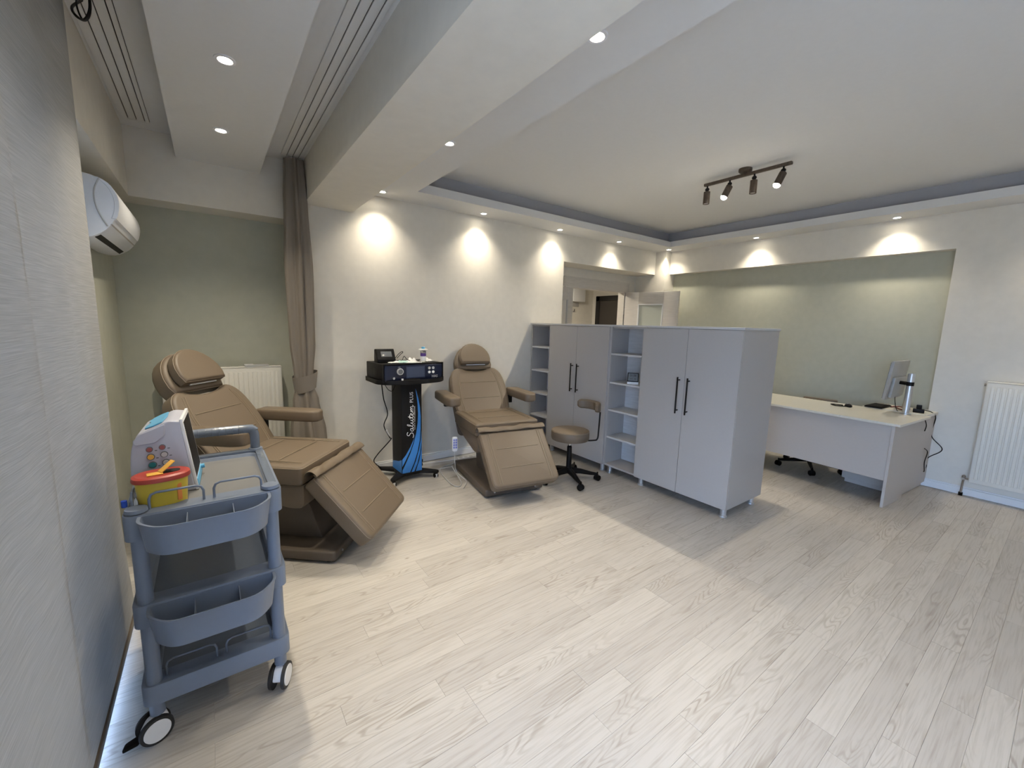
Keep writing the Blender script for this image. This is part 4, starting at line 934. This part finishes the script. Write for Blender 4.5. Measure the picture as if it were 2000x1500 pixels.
G().cyl((0, 0, 0), (0, 0, .014), .009, n=20, m=fs @ Matrix.Translation((.20, -.105, .006))).add('knob', M['cyan'], em)
tp = frame((-.0885, 0, .2573), (.087, 0, .041), (0, 1, 0))
G().prism([tuple(p)[:2] for p in cat([(-.026, .03, 0), (.030, .012, 0), (.032, .20, 0), (-.018, .20, 0), (-.028, .15, 0), (-.016, .11, 0), (-.028, .07, 0)], 2)], .0, .0045, .001, 1, m=tp).add('blue_top_panel', M['cyan'], em)
G().prism(roundpoly([(-.141, .196), (-.085, .200), (-.055, .225), (-.052, .268), (-.126, .236), (-.146, .212)], .008), -.0, .005, .002, 1, m=frame((0, 0, 0), (1, 0, 0), (0, 0, 1))).add('handle_cover', M['ecg'], em)
for i, (x, z, m_, r_) in enumerate(((-.102, .178, 'pinkred', .0078), (-.066, .182, 'pinkred', .0078), (-.100, .150, 'yel2', .0092), (-.062, .154, 'silver', .0088), (-.097, .120, 'teal', .0098), (-.059, .124, 'silver', .0088), (-.094, .090, 'silver', .0090), (-.056, .095, 'silver', .0088))):
    k_ = G().cyl((x, .0, z), (x, -.0045, z), r_ * 1.25, n=24).add('socket_ring', M['lcd'], em) ; G().cyl((x, -.003, z), (x, -.0065, z), r_, n=24).add('socket', M[m_], k_)
    G().box(x + .014, x + .021, -.0006, .0002, z - .008, z - .005).add('socket_mark', M['lcd'], em)
G().cyl((-.094, -.0064, .090), (-.094, -.0075, .090), .0035, n=14).add('jack_hole', M['dark'], em)
g = G().box(-.066, -.020, -.0012, .0, .040, .0412).box(-.066, -.0648, -.0012, 0, .012, .0412); g.add('hatch_outline', M['silver'], em)
# sharps bin
sb = thing('sharps_container', 'yellow sharps container with red lid on the trolley top', 'container', (-.172, 1.835, ZT + .0005), R(8)); sb.scale = (1.10, 1.10, 1.06)
def ell(rx, ry, k=36, p=2.4):
    return [(rx * abs(math.cos(a)) ** (2 / p) * (1 if math.cos(a) > 0 else -1), ry * abs(math.sin(a)) ** (2 / p) * (1 if math.sin(a) > 0 else -1)) for a in [2 * math.pi * i / k for i in range(k)]]
def loft(rows_, m_, name, parent, capt=True):
    t_ = bmesh.new(); V_ = [[t_.verts.new((p[0], p[1], z)) for p in L_] for L_, z in rows_]; n_ = len(V_[0])
    for k in range(len(V_) - 1):
        for i in range(n_): t_.faces.new((V_[k][i], V_[k][(i + 1) % n_], V_[k + 1][(i + 1) % n_], V_[k + 1][i]))
    t_.faces.new(V_[0][::-1])
    if capt: t_.faces.new(V_[-1])
    bmesh.ops.recalc_face_normals(t_, faces=list(t_.faces)); g_ = G(); g_._merge(t_); return g_.add(name, m_, parent)
loft([(ell(.058, .040), 0), (ell(.060, .042), .004), (ell(.066, .047), .088), (ell(.070, .051), .089), (ell(.070, .051), .096)], M['yellow'], 'body', sb)
ld = loft([(ell(.073, .054), .092), (ell(.074, .055), .096), (ell(.072, .053), .106), (ell(.064, .045), .110), (ell(.060, .041), .109)], M['red'], 'lid', sb)
G().prism(ell(.030, .020, 24), .1085, .1100, m=Matrix.Translation((.018, .004, 0))).add('opening', M['dark'], ld)
G().box(-.036, .004, -.024, .006, .109, .1125, .002).add('flap_base', M['yel2'], ld); G().box(0, .048, -.013, .013, -.0015, .0015, .001, m=frame((-.004, -.006, .113), (.75, .25, .60), (-.3, 1, 0))).add('open_flap', M['yel2'], ld)
G().box(.022, .034, -.0485, -.044, .018, .075, .001, m=Matrix.Rotation(R(14), 4, 'Z')).add('orange_label', M['orange'], sb)
o = crumple('plastic_bag', 'crumpled clear plastic bag beside the sharps container', 'bag', (-.247, 1.815, ZT + .001), .035, .05, .075, M['bagclear'], .3, 21)
t = thing('blue_cap', 'small blue plastic cap hooked on the left side of the trolley', 'cap', (-.268, 1.79, .868)); G().cyl((0, 0, 0), (0, 0, .022), .008, n=18).add('cap', mat('deep_blue_plastic', (.01, .05, .35), .4), t)
